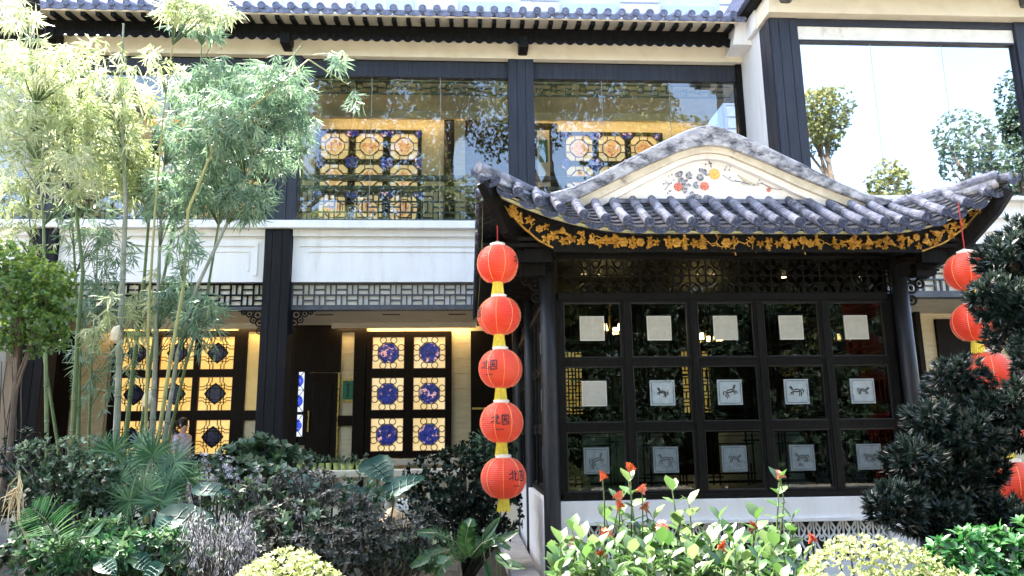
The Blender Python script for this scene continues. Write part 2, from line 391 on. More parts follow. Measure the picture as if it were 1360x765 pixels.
def stems(base, tips, r0=.02, r1=.006):
    m_ = MB(); base = Vector(base)
    for t in tips:
        t = Vector(t); mid = base.lerp(t, .5) + Vector((random.uniform(-.06, .06), random.uniform(-.06, .06), .08))
        m_.tube([base + Vector((random.uniform(-.05, .05), random.uniform(-.05, .05), -.05)), mid, t], [r0, (r0+r1)/2, r1], 5)
    return m_
def shrub(name, label, base, blobs, mat, tpl='oval', ln=.06, w=.03, per=6, dens=1.0, stemmat='darkstem', spread=(.5, 1.3), cat='shrub', group=None, upb=.5, nst=9):
    t = thing(name, label, cat, base, group); L_ = Leaves(); tips = []
    for (c, r, n) in blobs:
        P, u = blob_points(int(n*dens), c, r); ax = u + rng.normal(0, .35, u.shape); ax[:, 2] += upb
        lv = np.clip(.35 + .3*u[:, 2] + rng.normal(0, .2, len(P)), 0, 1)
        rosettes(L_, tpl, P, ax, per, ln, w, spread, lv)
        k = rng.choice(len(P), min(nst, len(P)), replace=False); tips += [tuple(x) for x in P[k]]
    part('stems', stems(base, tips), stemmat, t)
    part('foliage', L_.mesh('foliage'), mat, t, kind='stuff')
    return t

# ================================================================== SETTING
g = MB(); gx = np.linspace(-80, 80, 41); gy = np.linspace(-70, 90, 41)
for j in gy:
    for i in gx: g.v.append((i, j, 0.0 if abs(i) > 12 or j < -2 or j > 14 else .03*math.sin(i*1.3)*math.cos(j*.9)))
for j in range(40):
    for i in range(40): a = j*41+i; g.f.append((a, a+1, a+42, a+41))
setting('ground', g, 'soil')
setting('bounce_paving', B(-26, 34, -7.2, 2.1, -.05, .06), 'bouncepave')  # unseen pale paving added to bounce sunlight onto facade and eaves
setting('walkway', B(-14, 14, 12.35, 16, -.05, .45), 'paving')
setting('path', B(.44, .74, 4.6, 12.3, .05, .2), 'concrete', bev=.01)

def weave(mb, x0, x1, z0, z1, y0, y1, cell, bw):
    nx = max(1, round((x1-x0)/cell)); nz = max(1, round((z1-z0)/cell)); cx = (x1-x0)/nx; cz = (z1-z0)/nz; e = .003
    for j in range(nz+1): mb.box(x0, x1, y0, y1, z0+j*cz-bw/2, z0+j*cz+bw/2)
    for i in range(nx+1): mb.box(x0+i*cx-bw/2, x0+i*cx+bw/2, y0+e, y1-e, z0, z1)
    for i in range(nx):
        for j in range(nz):
            a, b = x0+i*cx, z0+j*cz
            if (i+j) % 2: mb.box(a, a+cx, y0+2*e, y1-2*e, b+cz/2-bw/2, b+cz/2+bw/2)
            else: mb.box(a+cx/2-bw/2, a+cx/2+bw/2, y0+2*e, y1-2*e, b, b+cz)
    return mb
def keyfret(mb, x0, x1, z0, z1, y0, y1, pitch, bw):
    zc = (z0+z1)/2; mb.box(x0, x1, y0, y1, z0, z0+bw); mb.box(x0, x1, y0, y1, z1-bw, z1); n_ = int((x1-x0)/pitch); e = .003
    for i in range(n_):
        c = x0+(i+.5)*pitch; q = pitch*.24; s_ = .025 if i % 2 else -.03
        mb.box(c-q, c+q, y0+e, y1-e, zc+s_+q-bw, zc+s_+q); mb.box(c-q, c+q, y0+e, y1-e, zc+s_-q, zc+s_-q+bw)
        mb.box(c-q, c-q+bw, y0+2*e, y1-2*e, zc+s_-q, zc+s_+q); mb.box(c+q-bw, c+q, y0+2*e, y1-2*e, zc+s_-q, zc+s_+q)
        mb.box(c+q, c+pitch-q, y0+2*e, y1-2*e, zc-bw/2, zc+bw/2)
        if i % 2: mb.box(c-bw/2, c+bw/2, y0+3*e, y1-3*e, zc+s_+q, z1)
        else: mb.box(c-bw/2, c+bw/2, y0+3*e, y1-3*e, z0, zc+s_-q)
    return mb

# ================================================================== MAIN BUILDING
mbd = thing('main_building', 'long two-storey cream building with glazed upper gallery and blue-black columns behind the garden', 'building', (-1.2, 14, 0))
XL, XR = -11.0, 5.2
# columns
def column(x0, x1, parent):
    c = part('column', B(x0-.02, x1+.03, 12.9, 13.3, 5.33, 8.6), 'bluewood', parent, bev=.008)
    w = (x1-x0+.05)
    for k in (0, 1, 2):
        part('board', B(x0-.02+k*w/3+.006, x0-.02+(k+1)*w/3-.006, 12.885, 12.9, 5.34, 8.55), 'bluewood', c)
    d = part('column', B(x0, x1, 12.8, 13.2, .4, 5.19), 'lowcol', parent, bev=.008)
    w = x1-x0
    for k, (a, b) in enumerate(((0, .3), (.3, .68), (.68, 1))):
        part('board', B(x0+a*w+.005, x0+b*w-.005, 12.785, 12.8, .4, 5.15), 'lowcol', d)
for x0, x1 in ((-3.5, -3.05), (.77, 1.19), (-7.42, -6.98)): column(x0, x1, mbd)
# white parapet band
part('parapet_cap', B(XL, .98, 12.72, 13.3, 5.19, 5.33), 'white', mbd, bev=.012)
for a, b in ((XL, -7.43), (-6.97, -3.51), (-3.04, .95)):
    part('parapet', B(a, b, 12.9, 13.3, 4.27, 5.19), 'white', mbd)
    part('moulding', B(a, b, 12.84, 12.9, 5.07, 5.19), 'white', mbd, bev=.008)
    fr = MB()
    fr.box(a+.12, b-.12, 12.875, 12.9, 4.9, 4.96)
    if a < -3.2: fr.box(a+.12, a+.18, 12.878, 12.9, 4.38, 4.9); fr.box(b-.18, b-.12, 12.878, 12.9, 4.38, 4.9)
    fr.box(a+.26, b-.26, 12.885, 12.9, 4.8, 4.84)
    if a < -3.2: fr.box(a+.26, a+.29, 12.887, 12.9, 4.46, 4.8); fr.box(b-.29, b-.26, 12.887, 12.9, 4.46, 4.8)
    part('panel_moulding', fr, 'white', mbd)
# lattice frieze under the band
for a, b in ((XL, -7.43), (-6.97, -3.51), (-3.04, .9)):
    f = part('frieze', B(a, b, 13.03, 13.1, 3.84, 4.27), 'palepanel', mbd)
    part('lattice', weave(MB(), a, b, 3.87, 4.25, 12.985, 13.03, .19, .024), 'blackwood' if a < -6 else 'greybar', f)
    part('rail', B(a, b, 12.95, 13.12, 3.79, 3.85), 'greybar', f)
# carved brackets beside the columns
def bracket(x, sx, z, parent, y=12.98, s=1.0):
    b = MB()
    for (cx, cz, r_) in ((.1, -.08, .07), (.24, -.06, .055), (.07, -.22, .06), (.17, -.17, .05), (.06, -.36, .05), (.34, -.04, .035)):
        b.ring((x+sx*cx*s, y, z+cz*s), r_*s, .016*s, 10, 4); b.sphere((x+sx*cx*s, y, z+cz*s), r_*s*.45, .012, r_*s*.45, 6, 4)
    b.box(min(x, x+sx*.42*s), max(x, x+sx*.42*s), y-.01, y+.03, z-.025, z); b.box(min(x, x+sx*.03), max(x, x+sx*.03), y-.012, y+.03, z-.42*s, z-.02)
    part('bracket', b, 'blackwood', parent)
bracket(-3.05, 1, 3.79, mbd); bracket(-3.5, -1, 3.79, mbd); bracket(-6.98, 1, 3.79, mbd)
# recessed ground storey
part('ceiling', B(XL, 5.2, 13.12, 15.0, 3.82, 4.2), 'ceil', mbd)
for x in (-2.6, -1.4, -.2, -5.6): part('ceiling_vent', B(x-.16, x+.16, 13.6, 13.68, 3.812, 3.82), 'blackwood', mbd)
for x0, x1 in ((-6.9, -3.6), (-2.6, .1)):
    part('cove_light', B(x0, x1, 14.8, 14.9, 3.795, 3.818), 'cove_strong', mbd); part('cove_lip', B(x0-.05, x1+.05, 14.66, 14.72, 3.72, 3.82), 'ceil', mbd)
part('back_wall', B(XL, 5.2, 15.05, 15.3, .45, 4.2), 'marble', mbd)
def tilewall(x0, x1, z0, z1, parent, y=15.05, rows=.3):
    z = z0; k = 0
    while z < z1-.02:
        zt = min(z+rows, z1)
        if x1-x0 > .9:
            xs = [x0] + [x0+(.45 if k % 2 else .9)+.9*i for i in range(int((x1-x0)/.9)+1)]
            xs = [x for x in xs if x < x1-.1] + [x1]
        else: xs = [x0, x1]
        for a, b in zip(xs[:-1], xs[1:]):
            part('stone_slab', B(a+.002, b-.002, y-.04-random.random()*.003, y, z+.002, zt-.002), 'marble', parent)
        z = zt; k += 1
tilewall(-.33, .05, .45, 3.82, mbd); tilewall(-2.01, -.33, 3.69, 3.82, mbd); tilewall(-2.01, -.33, .45, 1.2, mbd, 15.04)
tilewall(-2.5, -2.24, 2.05, 3.69, mbd); tilewall(-2.5, -2.24, .45, 1.85, mbd)
tilewall(-7.6, -6.95, .45, 3.7, mbd); tilewall(XL, -7.9, .45, 3.82, mbd)
part('wall_strip', B(-4.31, -4.02, 14.98, 15.03, 2.17, 3.7), 'wallglow', mbd)  # plain wall strip; the warm light on it is put in as glow
part('wall_strip', B(-4.31, -4.02, 14.98, 15.03, .45, 1.98), 'marble', mbd)
part('window_ledge', B(-2.05, .02, 14.8, 15.03, 1.1, 1.22), 'cream', mbd, bev=.01)
dk = MB(); dk.box(-4.5, -4.31, 14.93, 15.04, .45, 3.82); dk.box(-4.31, -4.02, 14.93, 15.04, 1.98, 2.17); dk.box(-4.31, -4.02, 14.93, 15.04, 3.7, 3.82)
dk.box(-4.02, -3.3, 14.94, 15.04, .45, 3.82)
part('door_surround', dk, 'brownwood', mbd)
part('lintel_panel', B(-3.42, -2.5, 14.93, 15.04, 2.9, 3.82), 'brownwood', mbd, bev=.01)
part('post', B(-2.24, -2.01, 14.9, 15.05, .45, 3.82), 'brownwood', mbd, bev=.01)
part('crossbar', B(-2.52, -2.24, 14.92, 15.045, 1.86, 2.05), 'brownwood', mbd); part('crossbar', B(-2.52, -2.24, 14.92, 15.045, 3.69, 3.82), 'brownwood', mbd)
dr = part('door', B(-3.14, -2.54, 14.96, 15.04, .45, 2.88), 'brownwood', mbd)
part('door_panel', B(-3.02, -2.66, 14.945, 14.96, .75, 2.7), 'brownwood', dr, bev=.008)
part('handle', MB().tube([(-3.08, 14.92, 1.75), (-3.08, 14.92, 2.15)], .014, 8), 'brass', dr)
part('door_edge', B(-2.54, -2.51, 14.95, 15.03, .45, 2.88), 'brass', dr)
# blue and white plate window beside the door
pw = part('window', B(-3.56, -3.14, 14.99, 15.04, 1.5, 2.9), 'brownwood', mbd)
for z in (2.73, 2.34, 1.87):
    h = .17 if z > 2.6 else .205
    p_ = part('pane', B(-3.5, -3.2, 14.97, 14.99, z-h, z+h), 'plateglass', pw)
    d_ = MB(); d_.lathe([(.125, .0), (.125, .008), (.11, .012), (.0, .012)], (-3.33, 14.97, z), 20, 'y')
    t_ = MB(); t_.bar((-3.5, 14.958, z-h), (-3.2, 14.958, z+h), .012, .01, (0, 1, 0)); t_.bar((-3.5, 14.952, z+h), (-3.2, 14.952, z-h), .012, .01, (0, 1, 0))
    part('tracery', t_, 'brownwood', pw); part('medallion', d_, 'plateblue', pw)
# dark doorway right of the big window
dw = part('doorway', B(.05, .95, 15.0, 15.045, .45, 3.7), 'brownwood', mbd); part('push_bar', B(.07, .6, 14.97, 15.0, 2.14, 2.18), 'brass', dw)
part('doorway', B(-7.95, -7.6, 14.98, 15.04, .45, 3.7), 'brownwood', mbd)
# stained windows, ground storey
def oct_pts(r_): return [(r_*math.cos(R(22.5+45*i))/math.cos(R(22.5)), r_*math.sin(R(22.5+45*i))/math.cos(R(22.5))) for i in range(8)]
ME = {}
ME['octmed'] = MB().prism(oct_pts(.19), -.012, 0).mesh('medallion')
t_ = MB(); q = oct_pts(.2); t_.tube([(x, 0, z) for x, z in q], .012, 4, closed=True)
for i in range(8):
    a = R(22.5+45*i); x, z = .255*math.cos(a)*1.06, .255*math.sin(a)*1.06
    t_.ring((x, 0, z), .062, .0105, 14, 4)
t_.add([], []); ME['octtrac'] = t_.mesh('tracery')
t_ = MB()
sc = [(.2, 0), (.15, .06), (.11, .11), (.06, .15), (0, .2)]
dia = []
for k in range(4):
    c, s_ = math.cos(R(90*k)), math.sin(R(90*k)); dia += [(x*c-z*s_, x*s_+z*c) for x, z in sc[:-1]]
t_.tube([(x, 0, z) for x, z in dia], .014, 4, closed=True)
for s_ in (-1, 1):
    for a in (.075, .135):
        t_.tube([(s_*a, .001, .32), (s_*a, .001, .22), (s_*(a+.03), .001, .2), (s_*(a+.03), .001, -.2), (s_*a, .001, -.22), (s_*a, .001, -.32)], .0098, 4)
        t_.tube([(.32, .003, s_*a), (.22, .003, s_*a), (.2, .003, s_*(a+.03)), (-.2, .003, s_*(a+.03)), (-.22, .003, s_*a), (-.32, .003, s_*a)], .0098, 4)
ME['diatrac'] = t_.mesh('tracery'); ME['diamed'] = MB().prism(dia, -.01, 0).mesh('medallion')
def stained(x0, x1, z0, z1, xs, zs, hw, glassm, med, medm, trac, parent, y=15.0):
    fr = MB(); e = .0
    cuts = [x0] + [v for x in xs for v in (x-hw, x+hw)] + [x1]; zc = sorted([z0] + [v for z in zs for v in (z-hw, z+hw)] + [z1])
    for i in range(0, len(cuts), 2): fr.box(cuts[i], cuts[i+1], y-.06, y+.05, z0, z1)
    for i in range(0, len(zc), 2): fr.box(x0+.004, x1-.004, y-.056, y+.048, zc[i], zc[i+1])
    w_ = part('window', fr, 'brownwood', parent)
    for x in xs:
        for z in zs:
            part('pane', B(x-hw, x+hw, y-.01, y+.02, z-hw, z+hw), glassm, w_)
            part('medallion', ME[med], medm, w_, (x, y-.014, z)); part('tracery', ME[trac], 'brownwood', w_, (x, y-.03, z))
            b = MB(); h = hw
            b.box(x-h, x-h+.012, y-.045, y-.012, z-h, z+h); b.box(x+h-.012, x+h, y-.045, y-.012, z-h, z+h); b.box(x-h, x+h, y-.043, y-.013, z+h-.012, z+h); b.box(x-h, x+h, y-.043, y-.013, z-h, z-h+.012)
            part('bead', b, 'redbrown', w_)
    return w_
stained(-2.0, -.33, 1.24, 3.69, (-1.575, -.765), (3.265, 2.46, 1.675), .318, 'warmglass', 'octmed', 'cobalt', 'octtrac', mbd, 14.99)
stained(-6.86, -4.5, 1.2, 3.72, (-6.4, -5.64, -4.88), (3.285, 2.495, 1.675), .325, 'ambglass', 'diamed', 'indigo', 'diatrac', mbd, 14.99)
# green sign on the post
sg = thing('door_sign', 'small green sign with a gold frame on the cream pillar by the door', 'sign', (-2.34, 14.98, 2.3))
part('board', B(-2.44, -2.24, 14.93, 14.99, 2.36, 2.72), 'greensign', sg)
b = MB()
for z in (2.32, 2.72): b.box(-2.45, -2.23, 14.92, 14.995, z, z+.035)
part('trim', b, 'brass', sg)
b = MB()
for z in (2.64, 2.57, 2.5, 2.43):
    b.box(-2.37, -2.31, 14.924, 14.93, z, z+.012); b.box(-2.346, -2.334, 14.922, 14.93, z-.03, z+.03); b.box(-2.36, -2.32, 14.923, 14.93, z-.02, z-.01)
part('lettering', b, 'ink', sg)
# ---- upper gallery
part('gallery_floor', B(XL, 5.2, 13.3, 15.2, 5.15, 5.32), 'ceil', mbd)
part('gallery_wall', B(XL, 5.2, 15.06, 15.3, 5.32, 8.5), 'marble', mbd)
part('gallery_ceiling', B(XL, 5.2, 13.2, 15.06, 8.23, 8.5), 'ceil', mbd)
for x0, x1 in ((-6.6, -3.8), (-2.9, .6), (1.4, 4.9)):
    part('cove_light', B(x0, x1, 14.74, 14.82, 8.2, 8.228), 'cove', mbd); part('cove_lip', B(x0-.1, x1+.1, 14.62, 14.66, 8.08, 8.23), 'ceil', mbd)
for a, b in ((-6.97, -3.53), (-3.02, .75), (1.22, 5.08), (XL, -7.45)):
    part('head_beam', B(a, b, 12.98, 13.12, 8.16, 8.47), 'bluewood', mbd, bev=.006); part('head_beam', B(a, b, 13.0, 13.2, 8.47, 8.62), 'blackwood', mbd)  # upper strip in black stands for the shadow at the window head
    part('sill', B(a, b, 12.96, 13.1, 5.33, 5.42), 'tealbar', mbd)
    n_ = 3
    for k in range(n_):
        w_ = (b-a)/n_
        part('glass_pane', B(a+k*w_+.004, b-(n_-1-k)*w_-.004, 13.03, 13.038, 5.42, 8.16), 'clearglass', mbd)
    for k in (1, 2): part('glass_joint', B(a+k*w_-.004, a+k*w_+.004, 13.026, 13.042, 5.42, 8.16), 'joint', mbd)
    ra = part('railing', weave(MB(), a, b, 5.45, 6.06, 13.3, 13.34, .2, .026), 'tealbar', mbd)
    part('handrail', B(a, b, 13.28, 13.36, 6.09, 6.15), 'tealbar', ra); part('handrail', B(a, b, 13.26, 13.38, 6.27, 6.35), 'tealbar', ra)
    part('hanging_lattice', keyfret(MB(), a, b, 7.97, 8.23, 13.3, 13.34, .28, .026), 'tealbar', mbd)
part('end_frame', B(5.08, 5.19, 12.95, 13.15, 5.33, 8.62), 'blackwood', mbd)
def octagon(h, c): return [(-h+c, -h), (h-c, -h), (h, -h+c), (h, h-c), (h-c, h), (-h+c, h), (-h, h-c), (-h, -h+c)]
ME['upane'] = MB().prism(octagon(.285, .1), -.015, 0).mesh('pane')
t_ = MB(); t_.ring((0, 0, 0), .2, .013, 20, 4)
for k in range(4):
    c, s_ = math.cos(R(45+90*k)), math.sin(R(45+90*k)); t_.ring((c*.33, .002, s_*.33), .15, .012, 8, 4, 'y', 45+90*k+115, 45+90*k+245)
t_.tube([(x, 0, z) for x, z in octagon(.285, .1)], .01, 4, closed=True)
ME['utrac'] = t_.mesh('tracery'); t_ = MB()
t_.lathe([(.185, 0), (.185, .008), (0, .008)], n=4, axis='y'); ME['umed'] = t_.mesh('medallion')
t_ = MB()
for sx in (-1, 1):
    for sz in (-1, 1): t_.lathe([(.075, 0), (.075, .012), (0, .012)], (sx*.3, 0, sz*.3), 10, 'y')
ME['uboss'] = t_.mesh('corner_glass')
def upper_window(x0, x1, xs, parent):
    w_ = part('window', B(x0, x1, 15.0, 15.05, 5.35, 7.97), 'brownwood', parent)
    for x in xs:
        for z in (7.585, 6.9, 6.24, 5.66):
            part('pane', ME['upane'], 'creamglass', w_, (x, 14.998, z)); part('medallion', ME['umed'], 'orangeglass', w_, (x, 14.98, z))
            part('tracery', ME['utrac'], 'redbrown', w_, (x, 14.972, z)); part('corner_glass', ME['uboss'], 'cobalt', w_, (x, 14.995, z))
upper_window(-3.16, -.97, (-2.763, -2.049, -1.33), mbd)
upper_window(1.9, 4.17, (2.355, 3.049, 3.746), mbd)
upper_window(-6.5, -4.0, (-6.05, -5.33, -4.55), mbd); upper_window(-10.5, -7.8, (-9.9, -9.2, -8.5), mbd)
part('doorway', B(-.5, .9, 14.98, 15.05, 5.35, 8.2), 'brownwood', mbd); part('pillar', B(-.28, -.06, 14.7, 14.9, 5.32, 8.1), 'marble', mbd)
part('doorway', B(1.2, 1.9, 14.99, 15.05, 5.35, 8.15), 'brownwood', mbd)
ns = thing('gallery_notice', 'green panel notice on a pale strip inside the upstairs gallery', 'sign', (1.59, 14.97, 5.32))
part('backing', B(1.46, 1.72, 14.93, 14.97, 5.32, 7.97), 'cream', ns); part('panel', B(1.5, 1.68, 14.915, 14.93, 7.25, 7.75), 'greensign', ns)
# cornice and eave
part('cornice_beam', B(-7.4, 5.2, 12.87, 13.25, 8.5, 8.83), 'cream', mbd, bev=.008)
cb = part('carved_board', B(-7.7, 4.85, 12.6, 12.66, 8.72, 8.96), 'blackwood', mbd)
b = MB(); x = -7.65
while x < 4.8:
    b.lathe([(.09, 0), (.09, .012), (.06, .012), (.055, .004), (.03, .004), (.0, .016)], (x+.09, 12.6, 8.73), 12, 'y'); x += .185
part('scallop', b, 'blackwood', cb, kind='stuff')
for x in (-7.35, -3.27, 1.02): part('beam_end', B(x-.09, x+.09, 12.55, 12.9, 8.56, 8.8), 'blackwood', mbd, bev=.03)
part('soffit', MB().add([(-7.8, 12.28, 8.955), (4.95, 12.28, 8.955), (4.95, 13.2, 9.1), (-7.8, 13.2, 9.1), (-7.8, 12.28, 8.985), (4.95, 12.28, 8.985), (4.95, 13.2, 9.13), (-7.8, 13.2, 9.13)],
     [(0, 3, 2, 1), (4, 5, 6, 7), (0, 1, 5, 4), (1, 2, 6, 5), (2, 3, 7, 6), (3, 0, 4, 7)]), 'cream', mbd)
rf = part('roof', MB().add([(-7.85, 12.3, 9.0), (4.98, 12.3, 9.0), (4.98, 17.5, 11.2), (-7.85, 17.5, 11.2)], [(0, 1, 2, 3)]), 'eavetile', mbd)
b = MB(); b.bar((0, 0, -.015), (0, .6, .08), .075, .07); me_raf = b.mesh('rafter')
b = MB(); b.tube([(0, -.02, .0), (0, 1.6, .68)], .062, 10); b.lathe([(.066, -.02), (.07, .0), (.07, .03), (.052, .032), (.05, .022), (.03, .022), (.026, .03), (0, .03)], (0, -.02, 0), 14, 'y'); me_bar = b.mesh('barrel_tile')
b = MB(); pl = [(.13*math.cos(R(180+180*i/8))*.95, .075*math.sin(R(180+180*i/8))) for i in range(9)]; b.prism(pl + [(.1, .03), (-.1, .03)], -.01, .01); b.tube([(x, -.012, z) for x, z in pl], .008, 4); me_drip = b.mesh('drip_tile')
x = -7.7; k = 0
while x < 4.95:
    part('rafter', me_raf, 'blackwood', mbd, (x, 12.3, 8.93))
    part('barrel_tile', me_bar, 'eavetile', rf, (x, 12.24, 9.085)); part('drip_tile', me_drip, 'eavetile', rf, (x+.128, 12.24, 9.03)); x += .2555
part('cornice_end', MB().prism([(4.85, 8.6), (5.2, 8.6), (5.2, 9.6), (4.95, 9.15)], 12.4, 13.3), 'white', mbd)

# ================================================================== WING ON THE RIGHT
wg = thing('building_wing', 'projecting right wing with a large mirror-like upstairs window and blue-grey corner column', 'building', (7.5, 12.5, 0))
part('side_wall', B(5.2, 5.5, 12.05, 13.3, 4.27, 9.3), 'white', wg)
cl = part('column', B(5.22, 5.7, 11.62, 12.05, 5.33, 8.68), 'bluewood', wg)
for a, b in ((5.225, 5.36), (5.37, 5.55), (5.56, 5.695)): part('board', B(a, b, 11.6, 11.62, 5.33, 8.66), 'bluewood', cl)
for a, b in ((11.63, 11.83), (11.84, 12.04)): part('board', B(5.2, 5.22, a, b, 5.33, 8.66), 'bluewood', cl)
c2 = part('column', B(9.62, 10.1, 11.6, 12.05, 5.33, 8.68), 'bluewood', wg, bev=.01)
part('head_beam', B(5.7, 9.62, 11.66, 11.8, 8.29, 8.55), 'palepanel', wg, bev=.006); part('head_beam', B(5.7, 9.62, 11.63, 11.85, 8.55, 8.68), 'bluewood', wg)
part('frame', B(5.7, 9.62, 11.64, 11.78, 8.255, 8.29), 'bluewood', wg); part('frame', B(5.7, 5.73, 11.64, 11.78, 5.4, 8.255), 'bluewood', wg); part('frame', B(9.58, 9.62, 11.64, 11.78, 5.4, 8.255), 'bluewood', wg)
for k in (1, 2): part('glass_joint', B(5.73+k*1.2833-.004, 5.73+k*1.2833+.004, 11.697, 11.71, 5.4, 8.255), 'joint', wg)
for k in range(3): part('glass_pane', B(5.73+k*1.2833+.004, 5.73+(k+1)*1.2833-.004, 11.7, 11.708, 5.4, 8.255), 'wingglass', wg)
part('parapet', B(5.2, 11.5, 11.56, 12.0, 4.27, 5.33), 'white', wg); part('parapet_cap', B(5.15, 11.5, 11.4, 12.0, 5.33, 5.4), 'white', wg, bev=.01)
part('moulding', B(5.15, 11.5, 11.48, 11.56, 5.05, 5.15), 'white', wg); part('moulding', B(5.15, 11.5, 11.51, 11.56, 4.82, 4.88), 'white', wg)
f = part('frieze', B(5.2, 11.5, 11.7, 11.76, 3.8, 4.27), 'palepanel', wg); part('lattice', weave(MB(), 5.2, 11.5, 3.84, 4.25, 11.65, 11.7, .2, .026), 'greybar', f); part('rail', B(5.2, 11.5, 11.6, 11.8, 3.74, 3.82), 'greybar', f)
part('ceiling', B(5.2, 11.5, 11.8, 13.6, 3.78, 4.2), 'ceil', wg)
part('back_wall', B(5.2, 11.5, 13.55, 13.8, .45, 4.2), 'marble', wg)
tilewall(8.0, 8.72, .45, 3.78, wg, 13.55); tilewall(5.25, 8.0, .45, 3.78, wg, 13.55)
part('doorway', B(8.72, 9.9, 13.44, 13.55, .45, 3.66), 'brownwood', wg); part('post', B(8.25, 8.34, 13.3, 13.5, .45, 3.78), 'brownwood', wg)
part('gallery_wall', B(5.5, 11.5, 13.6, 13.9, 5.33, 8.6), 'marble', wg); part('gallery_ceiling', B(5.5, 11.5, 11.85, 13.6, 8.35, 8.6), 'ceil', wg); part('gallery_floor', B(5.5, 11.5, 12.0, 13.6, 5.1, 5.32), 'ceil', wg)
ra = part('railing', weave(MB(), 5.75, 9.6, 5.42, 6.1, 11.95, 11.99, .2, .026), 'tealbar', wg); part('handrail', B(5.75, 9.6, 11.93, 12.0, 6.12, 6.18), 'tealbar', ra); part('handrail', B(5.75, 9.6, 11.92, 12.02, 6.3, 6.37), 'tealbar', ra)
part('cornice_beam', B(5.15, 11.5, 11.45, 12.0, 8.685, 9.05), 'cream', wg, bev=.01)
part('side_cornice', B(5.12, 5.5, 12.0, 13.4, 8.69, 9.05), 'white', wg)
for x in (5.45, 9.75): part('beam_end', B(x-.1, x+.1, 11.2, 11.5, 8.85, 9.08), 'greybar', wg, bev=.04)
part('soffit', B(5.0, 11.6, 10.9, 13.5, 9.06, 9.14), 'blackwood', wg)
part('roof', MB().prism([(4.9, 9.14), (11.7, 9.14), (11.7, 9.5), (4.9, 9.5)], 10.85, 16), 'eavetile', wg)
x = 5.1
while x < 11.6:
    part('barrel_tile', me_bar, 'eavetile', wg, (x, 10.85, 9.5)); x += .2555

# ================================================================== TALL BUILDING BEHIND, NEIGHBOUR ON THE LEFT
fb = thing('tall_building', 'tall pale grey tiled building rising behind the tiled eave', 'building', (3, 21, 0))
part('wall', B(-9.8, 18, 20.2, 30, 0, 28.6), 'farwall', fb)  # unseen upper height and left end shaped to shade the pavilion
for k in range(9):
    x = -9.2+k*3.0
    for z in range(2, 9):
        w_ = part('window', B(x, x+1.6, 20.14, 20.2, z*3.05+.3, z*3.05+2.0), 'farglass', fb)
        part('frame', B(x+.78, x+.82, 20.11, 20.14, z*3.05+.3, z*3.05+2.0), 'farwall', w_)
    b = MB()
    for j in range(60): b.box(x+1.75, x+2.9, 20.12, 20.2, 6+j*.36, 6+j*.36+.3)
    part('tile_courses', b, 'fartile', fb, kind='stuff')
nb = thing('white_neighbour_house', 'white plastered house end with slatted eave behind the bamboo', 'building', (-10, 13, 0))
part('wall', B(-16, -8.05, 13.35, 18, 0, 9.6), 'white', nb)
part('garden_wall', B(-16, -7.46, 12.3, 12.6, 0, 3.7), 'cream', nb)
p0 = at(-60, -6, 9.0); 
sl_ = part('eave', MB().add([tuple(at(*q)) for q in ((-40, -60, 9.6), (46, -30, 11.2), (58, 66, 11.6), (-60, 28, 10))] + [tuple(at(*q)+Vector((0, 0, .12))) for q in ((-40, -60, 9.6), (46, -30, 11.2), (58, 66, 11.6), (-60, 28, 10))],
     [(0, 1, 2, 3), (7, 6, 5, 4), (0, 4, 5, 1), (1, 5, 6, 2), (2, 6, 7, 3), (3, 7, 4, 0)]), 'cream', nb)
A0, A1, A2, A3 = [at(*q) for q in ((-40, -60, 9.6), (46, -30, 11.2), (58, 66, 11.6), (-60, 28, 10))]
for k in range(9):
    t = (k+.5)/9; a = A0.lerp(A3, t); c = A1.lerp(A2, t)
    part('slat', MB().bar(a-Vector((0, 0, .05)), c-Vector((0, 0, .05)), .085, .1), 'brownwood', nb)
part('gable_end', MB().prism([(-8.6, 8.2), (-7.75, 8.35), (-7.75, 8.9), (-8.05, 9.7), (-8.6, 9.9)], 12.7, 13.4), 'white', nb)

# ================================================================== PAVILION
pv = thing('garden_pavilion', 'dark timber garden pavilion with upturned tiled eaves and white floral gable', 'pavilion', (2.83, 10, 0))
PX0, PX1, PY, PB = .88, 4.78, 8.0, 12.98
# plinth with pierced screens
WTop, WBot = .94, .72
part('plinth', B(.8, 4.86, 8.02, PB, WBot, WTop), 'white', pv, bev=.008)
part('plinth_side', B(.8, 1.22, 8.021, 8.4, 0, WBot), 'white', pv); part('plinth_side', B(4.44, 4.86, 8.021, 8.4, 0, WBot), 'white', pv)
part('plinth_side', B(.801, 1.1, 8.4, PB, 0, WBot), 'white', pv); part('plinth_side', B(4.56, 4.859, 8.4, PB, 0, WBot), 'white', pv)
part('plinth_foot', B(1.22, 4.44, 8.021, 8.4, 0, .28), 'white', pv)
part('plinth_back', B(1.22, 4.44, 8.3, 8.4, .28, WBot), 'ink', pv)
part('ledge', B(1.19, 4.47, 7.985, 8.03, .695, .735), 'gablewhite', pv, bev=.006)
b = MB()
for s_ in (-1, 1):
    b.tube([(s_*.078, 0, .215), (s_*.05, 0, .18), (s_*.012, 0, .12), (s_*.03, 0, .06), (s_*.072, 0, .02), (s_*.05, 0, -.05), (s_*.012, 0, -.12), (s_*.06, 0, -.215)], .0125, 5)
    b.tube([(s_*.05, .004, .215), (s_*.055, .004, .12), (s_*.02, .004, .06), (0, .004, .02)], .009, 4)
b.tube([(-.08, .006, .215), (-.08, .006, -.215)], .011, 4); b.ring((0, -.004, .02), .028, .008, 10, 4)
me_scr = b.mesh('screen_unit')
for k in range(20): part('screen_unit', me_scr, 'gablewhite', pv, (1.3+k*.1605, 8.07, .5))
part('screen_unit', B(1.22, 4.44, 8.06, 8.085, .69, .72), 'gablewhite', pv)
